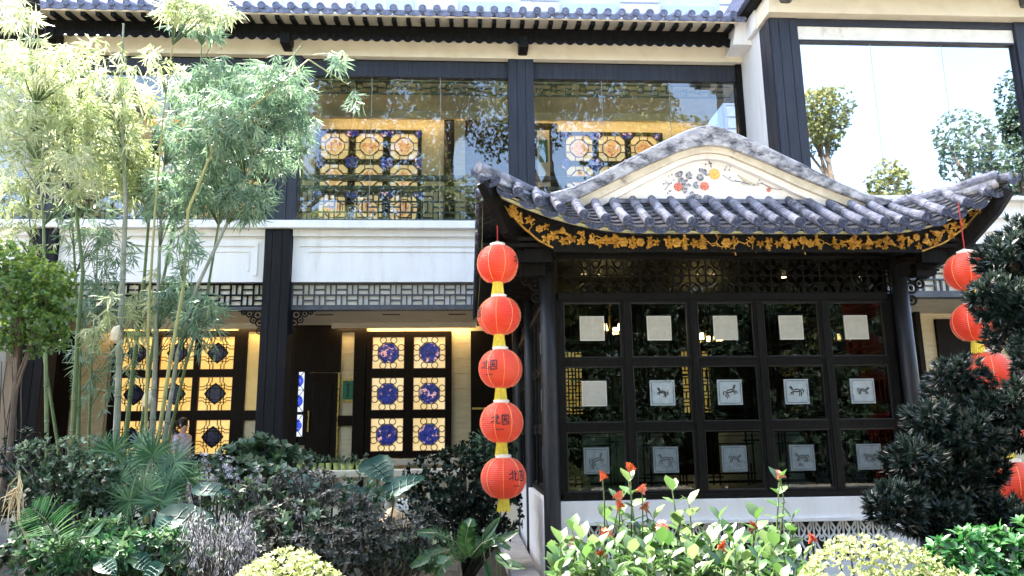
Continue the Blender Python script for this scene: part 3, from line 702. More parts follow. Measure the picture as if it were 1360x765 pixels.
# columns
def pcol(x, y):
    c = part('column', MB().lathe([(.1, .0), (.105, .06), (.092, .12), (.088, .2), (.086, 2.2), (.08, 3.62)], (x, y, 0), 20), 'pavcol', pv, smooth=True)
    return c
for x in (PX0, PX1):
    for y in (8.0, 10.4, 12.8): pcol(x-.02 if x < 2 else x+.03, y if y > 8 else 7.98)
# glazed walls
def horse(k):
    a = [[(-.06, .02), (-.02, .035), (.03, .03), (.06, .035)], [(-.06, .02), (-.03, 0), (.03, 0), (.055, .015)], [(.055, .035), (.075, .07), (.09, .085), (.105, .068), (.09, .06), (.075, .04), (.055, .015)],
         [(-.055, .015), (-.075, -.03), (-.06, -.06), (-.07, -.085)], [(-.045, .005), (-.04, -.04), (-.025, -.075)], [(.04, .005), (.07, -.025), (.055, -.06)], [(.05, .01), (.09, -.01), (.1, -.05)], [(-.06, .02), (-.09, .03), (-.105, .0), (-.1, -.03)]]
    ang = R((10, -18, 25, -8, 14, 3, -12)[k % 7]); mx = -1 if k % 2 else 1; sc = (.72, .6, .68, .56, .75)[k % 5]
    return [[((x*mx*math.cos(ang)-z*math.sin(ang))*sc, (x*mx*math.sin(ang)+z*math.cos(ang))*sc) for x, z in s_] for s_ in a]
def glazed_wall(mp, n, u0, pitch, front):
    """mp(u,d,z): along, inwards, up"""
    def bx(m_, u_0, u_1, d0, d1, z0, z1):
        a, c = mp(u_0, d0, z0), mp(u_1, d1, z1); m_.box(min(a[0], c[0]), max(a[0], c[0]), min(a[1], c[1]), max(a[1], c[1]), z0, z1); return m_
    L_ = n*pitch
    part('sill_rail', bx(MB(), u0, u0+L_, -.02, .12, .945, 1.0), 'blackwood', pv, bev=.006); part('head_rail', bx(MB(), u0, u0+L_, -.02, .12, 3.06, 3.14), 'blackwood', pv, bev=.006)
    for i in range(n+1): part('mullion', bx(MB(), u0+i*pitch-.032, u0+i*pitch+.032, -.01, .1, 1.0, 3.06), 'blackwood', pv, bev=.006)
    for j, (z0, z1) in enumerate(((2.405, 3.06), (1.715, 2.36), (1.0, 1.668))):
        for i in range(n):
            a, c = u0+i*pitch+.032, u0+(i+1)*pitch-.032
            fr = MB(); t = .024
            bx(fr, a, c, .0, .09, z0, z0+t); bx(fr, a, c, .0, .09, z1-t, z1); bx(fr, a, a+t, .003, .087, z0+t, z1-t); bx(fr, c-t, c, .003, .087, z0+t, z1-t)
            if j < 2: bx(fr, a, c, .01, .08, z0-.047, z0)
            w_ = part('window', fr, 'blackwood', pv)
            bx_ = MB(); e = .012; bx(bx_, a+t, c-t, .018, .05, z0+t, z0+t+e); bx(bx_, a+t, c-t, .018, .05, z1-t-e, z1-t); bx(bx_, a+t, a+t+e, .02, .05, z0+t, z1-t); bx(bx_, c-t-e, c-t, .02, .05, z0+t, z1-t)
            part('bead', bx_, 'pavcol', w_)
            part('pane', bx(MB(), a+t, c-t, .05, .056, z0+t, z1-t), 'pavglass', w_)
            uc, zc = (a+c)/2, (z0+z1)/2 + (.01 if j else .02)
            h = .135
            part('frosted_square', bx(MB(), uc-h, uc+h, .036, .049, zc-h, zc+h), 'frost' if j == 0 or (j == 1 and i == 0) else 'frostblue' if j == 1 else 'frostdark', w_)
            # fret lattice behind the glass
            la = MB(); q = .1; wb = .017
            for s_ in (-1, 1):
                bx(la, uc-.25, uc+.25, .075, .09, zc+s_*(h+.02)-wb/2, zc+s_*(h+.02)+wb/2); bx(la, uc+s_*(h+.02)-wb/2, uc+s_*(h+.02)+wb/2, .078, .088, zc-.28, zc+.28)
                bx(la, uc+s_*.12, uc+s_*.3, .0795, .0865, zc+s_*.19-wb/2, zc+s_*.19+wb/2); bx(la, uc-s_*.19-wb/2, uc-s_*.19+wb/2, .0785, .0875, zc+s_*.05, zc+s_*.27)
                bx(la, uc-.3, uc+.3, .08, .086, zc+s_*.245-wb/2, zc+s_*.235+wb/2); bx(la, uc+s_*.225-wb/2, uc+s_*.225+wb/2, .079, .087, zc-.27, zc+.27)
            part('fret', la, 'fretlit', w_)
            if front and (j > 0) and not (j == 1 and i == 0):
                dg = MB(); mpp = lambda x, z, uc=uc, zc=zc: mp(uc+x, .032, zc+z)
                for s_ in horse(i+j*2): dg.ribbon(s_, [.006]+[.013 if abs(s_[0][1]) < .03 else .01]*(len(s_)-2)+[.004], mpp)
                e = .118
                dg.ribbon([(-e+.012, -e), (e-.012, -e), (e, -e+.012), (e, e-.012), (e-.012, e), (-e+.012, e), (-e, e-.012), (-e, -e+.012), (-e+.012, -e)], .005, mpp)
                if j == 2:
                    for _ in range(6):
                        x_ = random.uniform(-.1, .06); z_ = random.uniform(-.1, -.03); dg.ribbon([(x_, z_), (x_+.03, z_+.025), (x_+.05, z_-.01)], .005, mpp)
                part('horse_drawing', dg, 'ink' if (i, j) in ((1, 1), (2, 1), (3, 1)) else 'etch', w_)
            elif front:
                dg = MB(); mpp = lambda x, z, uc=uc, zc=zc: mp(uc+x, .034, zc+z); e = .128
                dg.ribbon([(-e, -e), (e, -e), (e, e), (-e, e), (-e, -e)], .006, mpp); part('border_line', dg, 'palepanel', w_)
    # transom fretwork
    bk = part('transom', bx(MB(), u0, u0+L_, .07, .076, 3.14, 3.54), 'pavglass', pv)
    fw_ = MB(); zc = 3.34; hp = pitch/4; wb = .016
    bx(fw_, u0, u0+L_, .02, .04, zc-.009, zc+.009)
    part('transom_rail', bx(MB(), u0, u0+L_, -.01, .1, 3.52, 3.64), 'blackwood', pv)
    k = 0; u = u0
    while u < u0+L_+.01:
        bx(fw_, u-.009, u+.009, .023, .037, 3.14, 3.52)
        def arc(cu, cz, r_, a0, a1, nn=10):
            pts = [mp(cu+r_*math.cos(R(a0+(a1-a0)*i/nn)), .03, cz+r_*math.sin(R(a0+(a1-a0)*i/nn))) for i in range(nn+1)]; fw_.tube(pts, .0115, 4)
        if u+hp < u0+L_+.01:
            if k % 2 == 0:
                arc(u+hp, zc, .115, 0, 360, 16)
                for aa in (45, 135, 225, 315): arc(u+hp+.075*math.cos(R(aa)), zc+.075*math.sin(R(aa)), .04, aa-120, aa+120, 6)
            else:
                for zz, a0 in ((3.52, 180), (3.14, 0)):
                    arc(u+hp, zz, .12, a0, a0+180, 8)
                    for s_ in (-1, 1): arc(u+hp+s_*.06, zz+(-.05 if zz > 3.4 else .05), .042, 0, 360, 8)
        u += hp*1.0; k += 1
    part('fretwork', fw_, 'blackwood', bk)
glazed_wall(lambda u, d, z: (u, 8.05+d, z), 5, .98, .742, True)
glazed_wall(lambda u, d, z: (.87+d, u, z), 6, 8.1, .8, False)
glazed_wall(lambda u, d, z: (4.8-d, u, z), 6, 8.1, .8, False)
# inside
part('floor', B(.95, 4.7, 8.2, PB, .85, .93), 'brownwood', pv); part('ceiling', B(.96, 4.7, 8.16, PB, 3.655, 3.7), 'brownwood', pv)
part('back_wall', B(.98, 4.68, 12.86, 12.95, .93, 3.65), 'brownwood', pv)
for x in (1.7, 3.9):
    w_ = part('back_window', B(x-.3, x+.3, 12.82, 12.86, 1.9, 3.1), 'brownwood', pv); part('lit_glass', B(x-.24, x+.24, 12.8, 12.82, 1.96, 3.04), 'ambglass', w_); part('tracery', weave(MB(), x-.24, x+.24, 1.96, 3.04, 12.77, 12.795, .12, .02), 'brownwood', w_)
for x, y in ((1.5, 9.5), (1.7, 9.5), (3.0, 9.5), (3.2, 9.5), (4.2, 9.6), (1.6, 11.5), (3.1, 11.5)):
    part('downlight', MB().lathe([(.035, 0), (.035, .012), (0, .012)], (x, y, 3.64), 10), 'lamp', pv)
for i, (x, y, lab) in enumerate(((1.95, 10.2, 'gilt chandelier hung in the pavilion near its front left columns'), (3.6, 11.2, 'gilt chandelier hung deeper inside the pavilion toward its back wall'))):
    ch = thing('chandelier', lab, 'chandelier', (x, y, 3.65), 'chandeliers inside the pavilion'); z = 2.95
    part('stem', MB().tube([(x, y, 3.66), (x, y, z+.1)], .012, 6), 'brass', ch)
    b = MB()
    for k in range(6):
        a = R(60*k); dx, dy = math.cos(a), math.sin(a); b.tube([(x, y, z+.1), (x+dx*.12, y+dy*.12, z+.02), (x+dx*.22, y+dy*.22, z+.05)], .009, 5)
    part('arms', b, 'brass', ch)
    for k in range(6):
        a = R(60*k); part('lamp_shade', MB().lathe([(.05, 0), (.045, .03), (.028, .09), (.0, .095)], (x+math.cos(a)*.22, y+math.sin(a)*.22, z+.05), 8), 'lamp', ch)
for k, (x, y) in enumerate(((1.9, 9.4), (3.7, 9.6))):
    tb = thing('dining_table', 'round table with pale cloth inside the pavilion by the %s chandelier' % ('front left' if k == 0 else 'deeper'), 'table', (x, y, .93))
    part('cloth', MB().lathe([(.52, 0), (.5, .3), (.5, .62), (.49, .66), (0, .665)], (x, y, .96), 20), 'palepanel', tb, smooth=False)
    part('pedestal', MB().lathe([(.3, 0), (.28, .04), (.05, .06), (.05, .6)], (x, y, .93), 12), 'brownwood', tb)

# ---------------- roof
TIPL, TIPR = .08, 5.56
def lift(X): 
    uL, uR = max(0, X-TIPL), max(0, TIPR-X)
    return .5*max(0, 1-uL/1.7)**2 + .47*max(0, 1-uR/1.35)**2
YE, YG = 7.15, 7.9
def ze(X): return 3.64 + lift(X)
def hipz(s): return 4.06
def front_top(X):
    if X < .95: s = max(0, (X-.02)/.93); return Vector((X+.0, 7.0+.9*s, 4.16-.02*s))
    if X > 4.65: s = max(0, (5.6-X)/.95); return Vector((X, 7.0+.9*s, 4.12-.02*s))
    return Vector((X, YG, 4.14))
ro = part('roof', MB().box(.95, 4.65, 7.98, PB, 3.75, 3.8), 'tile', pv)
def deckstrip(pts_e, pts_t, name='roof_deck'):
    b = MB(); n_ = len(pts_e)
    for p in pts_e: b.v.append(tuple(p + Vector((0, 0, -.035))))
    for p in pts_t: b.v.append(tuple(p + Vector((0, 0, -.035))))
    b.f = [(i, i+1, n_+i+1, n_+i) for i in range(n_-1)]
    part(name, b, 'pan', ro)
XS = np.linspace(.12, 5.52, 40)
deckstrip([Vector((x, YE+.02, ze(x))) for x in XS], [front_top(x) for x in XS])
b = MB(); b.lathe([(.046, -.02), (.05, .0), (.053, .022), (.042, .026), (.04, .016), (.0, .016)], (0, 0, 0), 18, 'y')
for k in range(7):
    a = R(51.4*k); b.ring((.022*math.cos(a), -.018, .022*math.sin(a)), .011, .0035, 8, 4)
b.sphere((0, -.018, 0), .009, .006, .009, 6, 4); me_disc = b.mesh('end_disc')
b = MB(); arcp = [(.1*math.cos(R(180+180*i/12)), .072*math.sin(R(180+180*i/12))) for i in range(13)]
b.prism(arcp + [(.1*math.cos(R(360+180*i/8)), -.026*math.sin(R(360+180*i/8))+.0) for i in range(1, 8)], -.01, .01)
b.tube([(x, -.013, z) for x, z in arcp], .007, 4)
for x in (-.055, -.02, .02, .055): b.ring((x, -.012, -.038+abs(x)*.12), .013, .004, 8, 4)
b.tube([(x*.82, -.012, z*.8) for x, z in arcp], .004, 4); me_dripp = b.mesh('drip_tile')
def barrel(pe, pt, r_=.05):
    b = MB(); d = pe-pt; L_ = d.length; n_ = max(2, int(L_/.3)); pts = []; rad = []
    for i in range(n_+1):
        t = i/n_; sag = -.035*4*t*(1-t)*L_*.5
        p = pt + d*t + Vector((0, 0, sag))
        if 0 < i < n_: pts += [p - d.normalized()*.004, p + d.normalized()*.002]; rad += [r_*1.06, r_*.94]
        else: pts.append(p); rad.append(r_*(.94 if i == 0 else 1.04))
    return b.tube(pts, rad, 12)
def panrow(e0, e1, t0, t1):
    """stepped concave pan tiles between two barrels"""
    b = MB(); n_ = 7; m_ = 5
    for k in range(n_):
        f0, f1 = k/n_, min(1, (k+1.25)/n_)
        def row(f, dz):
            a = e0.lerp(t0, f); c = e1.lerp(t1, f); out = []
            for i in range(m_+1):
                u = i/m_; p = a.lerp(c, u); out.append(tuple(p + Vector((0, 0, dz - .045*4*u*(1-u)*.5 + .0))))
            return out
        v0, v1 = row(f0, .02), row(f1, -.004); v2 = row(f0, .004)
        o = len(b.v); b.v += v0+v1+v2
        for i in range(m_): b.f += [(o+i, o+i+1, o+m_+2+i, o+m_+1+i), (o+2*(m_+1)+i, o+2*(m_+1)+i+1, o+i+1, o+i)]
    return b
PIT = .2195
xt = [.27+PIT*k for k in range(24)]
def front_pair(x):
    u = min(abs(x-TIPL), abs(x-TIPR)); pe = Vector((x, YE - .1*max(0, 1-u/1.0)**2, ze(x)+.05)) + Vector((random.uniform(-.008, .008), random.uniform(-.015, .012), random.uniform(-.006, .006))); pt = front_top(x) + Vector((random.uniform(-.01, .01), 0, .03+random.uniform(-.006, .006)))
    return pe, pt
prs = [front_pair(x) for x in xt]
for (pe, pt) in prs:
    if (pt-pe).length > .06: part('barrel_tile', barrel(pe, pt), 'tile', ro, smooth=False)
    part('end_disc', me_disc, 'tileend', ro, pe)
ext = [front_pair(xt[0]-PIT*.75)] + prs + [front_pair(xt[-1]+PIT*.9)]
dz = Vector((0, 0, -.052))
for (a, b_) in zip(ext[:-1], ext[1:]):
    part('pan_tile', panrow(a[0]+dz, b_[0]+dz, a[1]+dz*.6, b_[1]+dz*.6), 'pan', ro)
    mid = (a[0]+b_[0])/2 + Vector((0, .0, -.05)); sl2 = math.atan2(b_[0].z-a[0].z, b_[0].x-a[0].x)
    part('drip_tile', me_dripp, 'tileend', ro, mid, rot=(0, -sl2*.75, 0))
# side slopes
for side, xe, xtop in ((-1, .1, .93), (1, 5.55, 4.68)):
    pp = []
    for k in range(26):
        y = 7.32+PIT*k; u = y-7.05; zz = 3.64 + .5*max(0, 1-u/1.5)**2
        s = min(1, max(.05, (y-7.0)/.9)); pe = Vector((xe, y, zz+.05)); pt = Vector((xe+(xtop-xe)*s, y, 4.15))
        pp.append((pe, pt))
        if y > 12.95: break
        part('barrel_tile', barrel(pe, pt), 'tile', ro); part('end_disc', me_disc, 'tileend', ro, pe, rot=(0, 0, R(-90*1) if side < 0 else R(90)))
    deckstrip([p[0]+dz for p in pp], [p[1]+dz for p in pp])
    for a, b_ in zip(pp[:-1], pp[1:]):
        mid = (a[0]+b_[0])/2 + Vector((0, 0, -.05)); part('drip_tile', me_dripp, 'tileend', ro, mid, rot=(0, 0, R(-90) if side < 0 else R(90)))
    b = MB(); b.v = []
    n_ = len(pp)
    xb = xe - side*.05
    for p in pp: b.v.append((xb, p[0].y, p[0].z-.19))
    for p in pp: b.v.append((xb, p[0].y, p[0].z-.05))
    b.f = [(i, i+1, n_+i+1, n_+i) for i in range(n_-1)]
    part('eave_board', b, 'eaveboard', ro)
    part('side_soffit', B(min(xb, .9 if side < 0 else 4.75), max(xb, .9 if side < 0 else 4.75), 7.42, PB, 3.5, 3.54), 'blackwood', ro)
    for k in range(14):
        y = 7.9+k*.37; part('rafter', MB().bar((xb-side*.02, y, 3.6), (.9 if side < 0 else 4.75, y, 3.46), .06, .07), 'brownwood', ro)
# hip ridges
for pts in (((.93, 7.93, 4.15), (.72, 7.68, 4.155), (.5, 7.43, 4.17), (.29, 7.2, 4.19), (.1, 7.03, 4.2)), ((4.68, 7.93, 4.1), (4.9, 7.68, 4.1), (5.1, 7.45, 4.11), (5.28, 7.22, 4.145), (5.42, 7.06, 4.17))):
    part('hip_ridge', MB().tube(pts, .058, 12), 'tile', ro); part('hip_base', MB().tube([Vector(p)-Vector((0, -.01, .07)) for p in pts], .055, 8), 'barge', ro)
pe = Vector((5.52, 7.0, 4.14)); part('barrel_tile', barrel(pe, Vector((5.36, 7.3, 4.17))), 'tile', ro); 
part('drip_tile', me_dripp, 'tileend', ro, pe+Vector((.0, -.02, -.01)), rot=(0, R(-25), R(12)))
part('drip_tile', me_dripp, 'tileend', ro, Vector((.13, 6.99, 4.13)), rot=(0, R(25), R(-8)))
# pale eave board and carved fascia
def zb(X):
    pts = [(.24, 4.03), (.31, 3.97), (.409, 3.85), (.559, 3.676), (.71, 3.543), (.853, 3.465), (4.704, 3.43), (4.968, 3.525), (5.194, 3.68), (5.387, 3.87), (5.47, 3.97)]
    return float(np.interp(X, [p[0] for p in pts], [p[1] for p in pts]))
def strip(xs, f0, f1, y0, y1):
    b = MB(); n_ = len(xs)
    for y in (y0, y1):
        for x in xs: b.v.append((x, y, f0(x)))
        for x in xs: b.v.append((x, y, f1(x)))
    for i in range(n_-1): b.f += [(i, i+1, n_+i+1, n_+i), (2*n_+i+1, 2*n_+i, 3*n_+i, 3*n_+i+1), (i+1, i, 2*n_+i, 2*n_+i+1), (n_+i, n_+i+1, 3*n_+i+1, 3*n_+i)]
    return b
xs = list(np.linspace(.2, 5.5, 70))
part('eave_board', strip(xs, lambda x: ze(x)-.05, lambda x: ze(x)+.01, 7.2, 7.24), 'eaveboard', ro)
xs = list(np.linspace(.26, 5.46, 80))
def zt(X): return max(zb(X)+.01, ze(X)-.03)
fa = part('fascia', strip(xs, zb, zt, 7.36, 7.4), 'blackwood', pv)
part('fascia_rail', B(.86, 4.7, 7.33, 7.39, 3.425, 3.455), 'blackwood', pv)
for lo, hi in ((.25, .86), (4.7, 5.46)):
    part('gilt_edge', MB().tube([(x, 7.35, zb(x)+.008) for x in np.linspace(lo, hi, 14)], .011, 5), 'gold', fa)
part('soffit', B(.45, 5.2, 7.4, 8.1, 3.56, 3.6), 'blackwood', ro)
# gilt carvings: flowers, leaves, fruit clusters
def petalmesh(kind):
    b = MB()
    if kind == 'flower':
        for k in range(6):
            a = R(60*k+10); b.sphere((.024*math.cos(a), -.004, .024*math.sin(a)), .017, .009, .017, 6, 4)
        b.sphere((0, -.014, 0), .014, .01, .014, 6, 4)
    elif kind == 'leaf':
        for a, l in ((20, .05), (75, .055), (130, .045), (-40, .04), (200, .04)):
            c, s_ = math.cos(R(a)), math.sin(R(a))
            b.add([(0, 0, 0), (c*l*.5-s_*.014, -.012, s_*l*.5+c*.014), (c*l, -.004, s_*l), (c*l*.5+s_*.014, -.012, s_*l*.5-c*.014), (c*l*.5, -.024, s_*l*.5)], [(0, 4, 1), (1, 4, 2), (2, 4, 3), (3, 4, 0)])
    elif kind == 'grape':
        for (x, z) in ((-.02, .02), (.0, .022), (.02, .02), (-.012, .002), (.012, .002), (0, -.016), (0, -.034)): b.sphere((x, -.008, z), .013, .012, .013, 6, 4)
        b.add([(-.05, 0, .03), (-.02, -.012, .05), (0, 0, .03), (-.02, -.01, .02)], [(0, 1, 2, 3)])
    elif kind == 'figure':
        b.lathe([(.022, 0), (.018, .03), (.012, .055), (.008, .06)], (0, 0, -.04), 6); b.sphere((0, 0, .032), .012, .01, .013, 6, 4); b.tube([(-.025, -.006, -.01), (0, -.008, .012), (.028, -.006, .0)], .006, 4)
    else:
        b.tube([(-.07, 0, -.01), (-.03, -.006, .015), (.01, -.006, -.008), (.05, -.004, .012), (.075, 0, .03)], .005, 4); b.ring((.045, -.004, -.012), .018, .004, 8, 4, 'y', 0, 270)
    return b.mesh(kind)
car = {k: petalmesh(k) for k in ('flower', 'leaf', 'grape', 'figure', 'vine')}
x = .36; i = 0
while x < 5.4:
    h = zt(x)-zb(x)
    if h > .05:
        if x < 1.9 or x > 3.9: seq = ('leaf', 'flower', 'leaf', 'grape', 'leaf', 'vine')
        else: seq = ('figure', 'leaf', 'figure', 'flower', 'leaf', 'vine')
        for lv in ((.45,) if h < .1 else (.3, .68) if i % 2 else (.48,)):
            k = random.choice(seq); s_ = random.uniform(1.0, 1.5)
            dark = x > 2.3 and random.random() < .35
            part('carving', car[k] if not dark else car[k].copy(), 'gold', fa, (x+random.uniform(-.015, .015), 7.352, zb(x)+h*lv), rot=(0, R(random.uniform(-180, 180) if k != 'figure' else 0), 0), scale=(s_, 1.2, s_))
    x += .088; i += 1
# corner rafters and carved corner brackets
for p in (((.9, 8.0, 3.42), (.62, 7.62, 3.5), (.4, 7.36, 3.68), (.24, 7.16, 3.95), (.17, 7.08, 4.07)), ((4.78, 8.0, 3.36), (5.02, 7.65, 3.42), (5.25, 7.38, 3.6), (5.42, 7.18, 3.85), (5.5, 7.08, 4.02))):
    b = MB()
    for a, c in zip(p[:-1], p[1:]): b.bar(Vector(a)-Vector((0, 0, .02)), Vector(c)+(Vector(c)-Vector(a)).normalized()*.03-Vector((0, 0, .02)), .1, .13)
    part('hip_rafter', b, 'blackwood', ro)
bracket(.8, -1, 3.44, pv, 8.0, 1.0); bracket(4.88, 1, 3.4, pv, 8.0, 1.0)
for x0, x1, s_ in ((.5, .86, -1), (4.8, 5.1, 1)):
    part('bracket_arm', B(x0, x1, 7.5, 7.62, 3.36, 3.5), 'blackwood', pv); part('bracket_arm', B(x0+.05, x1-.05, 7.7, 7.85, 3.26, 3.4), 'blackwood', pv)
# gable
gt = [(.9, 4.15), (1.163, 4.225), (1.455, 4.375), (1.793, 4.56), (2.136, 4.74), (2.395, 4.866), (2.56, 4.93), (2.697, 4.95), (2.82, 4.925), (2.946, 4.872), (3.316, 4.699), (3.725, 4.492), (4.131, 4.277), (4.4, 4.16), (4.68, 4.09)]
gb = [(1.0, 4.03), (1.162, 4.102), (1.454, 4.248), (1.876, 4.458), (2.304, 4.653), (2.48, 4.71), (2.64, 4.735), (2.78, 4.725), (2.899, 4.703), (3.311, 4.531), (3.72, 4.342), (4.376, 4.077), (4.5, 4.03)]
part('barge', MB().prism(gt[::-1] + gb, 7.7, 7.98), 'barge', ro, bev=.012)
tp = [(x, z+.045) for x, z in gt]
part('barge_coping', MB().tube([(x, 7.76, z+.0) for x, z in gt], .04, 8), 'barge', ro)
gm = [(x+(2.65-x)*.05, z-.07) for x, z in gb]; part('barge_moulding', MB().prism(gb[::-1] + gm, 7.745, 7.97), 'bargeedge', ro)
gm2 = [(x+(2.65-x)*.1, z-.125) for x, z in gb]; part('barge_moulding', MB().prism(gm[::-1] + gm2, 7.79, 7.96), 'gablewhite', ro)
gl = part('gable_wall', MB().prism([(1.1, 4.0)] + [(4.4, 4.0)] + gm2[::-1], 7.86, 7.95), 'gablewhite', ro)
part('gable_sill', B(1.0, 4.5, 7.82, 7.9, 4.1, 4.15), 'tile', ro)
for s_, xe in ((-1, .9), (1, 4.68)):
    b = MB(); lst = [p for p in gt if (p[0] <= 2.7 if s_ < 0 else p[0] >= 2.69)]
    for x, z in lst: b.v.append((x, 7.98, z-.05))
    for x, z in lst: b.v.append((x, 13, z-.05))
    k = len(lst); b.f = [(i, i+1, k+i+1, k+i) for i in range(k-1)]; part('upper_roof', b, 'tile', ro)
# plaster relief: rock, peonies, bird
rl = MB()
for (px, py, r_) in ((905, 240, 5), (916, 233, 6), (925, 246, 5), (910, 252, 4), (930, 236, 5), (920, 258, 4), (935, 228, 4), (902, 232, 4), (927, 262, 5), (940, 262, 3.5), (912, 243, 5), (918, 266, 4)):
    c = at(px, py, 7.85); rl.ring((c.x, 7.85, c.z), r_*.0056, .013, 9, 5, 'y', random.uniform(0, 90), random.uniform(300, 420)); [rl.sphere((c.x+random.uniform(-.04, .04), 7.856, c.z+random.uniform(-.04, .04)), random.uniform(.012, .028), .014, random.uniform(.012, .03), 6, 4) for _ in range(3)]
part('rock_relief', rl, 'greyrelief', gl)
for (px, py, r_, m_) in ((949, 231, 7.5, 'yellowflower'), (901, 248, 6, 'pinkflower'), (936, 247, 6, 'pinkflower'), (1021, 252, 3, 'pinkflower')):
    c = at(px, py, 7.85); b = MB(); b.sphere((c.x, 7.845, c.z), r_*.0042, .022, r_*.0042, 8, 5)
    for k in range(8):
        a = R(45*k); b.sphere((c.x+r_*.0052*math.cos(a), 7.853, c.z+r_*.0052*math.sin(a)), r_*.0036, .013, r_*.0036, 6, 4)
    part('flower_relief', b, m_, gl)
b = MB()
for pl in (((883, 252), (890, 244), (884, 240)), ((945, 222), (942, 214), (946, 209)), ((960, 232), (972, 240), (985, 241), (998, 246)), ((1000, 246), (1012, 243), (1025, 250), (1044, 252)), ((962, 226), (966, 220))):
    b.tube([(at(px, py, 7.85).x, 7.855, at(px, py, 7.85).z) for px, py in pl], .006, 4)
for _ in range(34):
    px, py = random.choice(((886, 243), (886, 252), (943, 213), (965, 222), (975, 240), (1010, 244), (1035, 251), (892, 236))); c = at(px+random.uniform(-6, 6), py+random.uniform(-5, 5), 7.85); b.sphere((c.x, 7.857, c.z), .011, .007, .011, 5, 3)
part('branch_relief', b, 'greyrelief', gl, kind='stuff')
b = MB(); b.tube([(at(px, py, 7.85).x, 7.853, at(px, py, 7.85).z) for px, py in ((980, 232), (988, 238), (998, 243), (1008, 246))], [.008, .02, .016, .004], 6); b.tube([(at(px, py, 7.85).x, 7.853, at(px, py, 7.85).z) for px, py in ((988, 238), (984, 243), (994, 247))], [.012, .01, .003], 5)
part('bird_relief', b, 'palerelief', gl)

# ================================================================== LANTERNS
RX, RZ = .212, .198
prof = []
NR = 26
for i in range(NR*2+1):
    t = math.pi*(.11+.78*i/(NR*2)); r_ = RX*math.sin(t)**.92; prof.append((r_*(1.0 if i % 2 else .984), RZ*math.cos(t)))
me_shade = MB().lathe(prof[::-1], n=40).mesh('shade')
b = MB(); b.lathe([(.075, 0), (.078, .025), (.06, .032)], (0, 0, RZ*.93), 18); b.tube([(-.05, 0, RZ*.93+.03), (0, 0, RZ*.93+.055), (.05, 0, RZ*.93+.03)], .004, 4); me_cap = b.mesh('top_cap')
b = MB(); b.lathe([(.05, 0), (.055, .02), (.045, .025)], (0, 0, -RZ*.93-.022), 14)
for k in range(22):
    a = 2*math.pi*k/22; c, s_ = math.cos(a), math.sin(a); w = random.uniform(.0, .012)
    b.tube([(c*.046, s_*.046, -RZ*.93-.015), (c*(.048+w*.4), s_*(.048+w*.4), -RZ*.93-.06), (c*(.05+w), s_*(.05+w), -RZ*.93-.115-random.random()*.012)], .0072, 4)
me_tas = b.mesh('tassel')
b = MB()
for k in range(8):
    a = R(45*k+18); c, s_ = math.cos(a), math.sin(a)
    b.tube([(c*(r_+.002), s_*(r_+.002), z) for r_, z in prof[1:-1:4]], .0026, 4)
me_seam = b.mesh('seam')
BEI = [[(-.5, .16), (-.36, .2), (-.24, .22)], [(-.22, .42), (-.22, -.3)], [(-.52, -.2), (-.36, -.12), (-.22, -.04)], [(.12, .24), (0, .12)], [(-.02, .42), (-.04, -.2), (.06, -.28), (.2, -.24), (.22, -.12)]]
YUAN = [[(.36, .36), (.36, -.34)], [(.36, .34), (.86, .36), (.86, -.34)], [(.36, -.32), (.86, -.3)], [(.48, .2), (.74, .22)], [(.44, .06), (.78, .08)], [(.56, .06), (.5, -.1), (.42, -.2)], [(.66, .06), (.66, -.14), (.78, -.18), (.8, -.1)]]
def lettering(az):
    b = MB()
    def mp(u, v, az=az):
        z = v; rr = RX*math.sin(math.acos(max(-.95, min(.95, z/RZ))))**.92 + .003; a = az + u/RX
        return (rr*math.cos(a), rr*math.sin(a), z)
    def dens(s_): 
        o = []
        for p, q_ in zip(s_[:-1], s_[1:]):
            for k in range(5): o.append((p[0]+(q_[0]-p[0])*k/5, p[1]+(q_[1]-p[1])*k/5))
        return o + [s_[-1]]
    for s_ in BEI+YUAN:
        pts = dens([((x-.18)*.125, z*.125+.02) for x, z in s_]); k = len(pts); b.ribbon(pts, [.013-.007*i/k for i in range(k)], mp)
    for j in range(5):
        x0 = (j-2)*.017
        for s_ in (((x0-.006, -.062), (x0+.006, -.062)), ((x0-.006, -.07), (x0+.006, -.07)), ((x0, -.057), (x0, -.077))): b.ribbon(dens(list(s_)), .003, mp)
    return b
ORD = ['topmost', 'second from the top', 'middle', 'second from the bottom', 'lowest']
def lantern(c, lab, az, group, s=1.0, rz=0.0):
    o = thing('paper_lantern', lab, 'lantern', c, group)
    tl = random.uniform(-.03, .03); part('shade', me_shade, 'lantern', o, c, rot=(tl, random.uniform(-.03, .03), rz), scale=(random.uniform(.98, 1.02), random.uniform(.98, 1.02), random.uniform(.96, 1.02))); part('top_cap', me_cap, 'capcream', o, c); part('tassel', me_tas, 'yellow', o, c); part('seam', me_seam, 'seam', o, c, rot=(0, 0, rz))
    part('cord', MB().tube([(c[0], c[1], c[2]+RZ+.02), (c[0], c[1], c[2]+.335)], .005, 5), 'redcord', o)
    part('lettering', lettering(az), 'ink', o, c)
LY = 7.3
az = [R(-20), R(190), R(-125), R(-97), R(-55)]
pos = [(.294, 3.289), (.302, 2.768), (.312, 2.25), (.317, 1.738), (.33, 1.225)]
for i, (x, z) in enumerate(pos):
    lantern((x, LY, z), 'orange-red lantern, %s of the string at the pavilion corner column' % ORD[i], az[i], 'lanterns strung at the left pavilion corner', rz=i*.3)
posr = [(1285, 361), (1294, 428), (1314, 494), (1332, 566), (1348, 640)]
for i, (px, py) in enumerate(posr):
    c = at(px, py, 7.05)
    lantern(tuple(c), 'orange-red lantern, %s of the string behind the dark clipped pine' % ORD[i], [R(-75), R(-20), R(0), R(30), R(200)][i], 'lanterns strung behind the clipped pine', rz=i*.4)
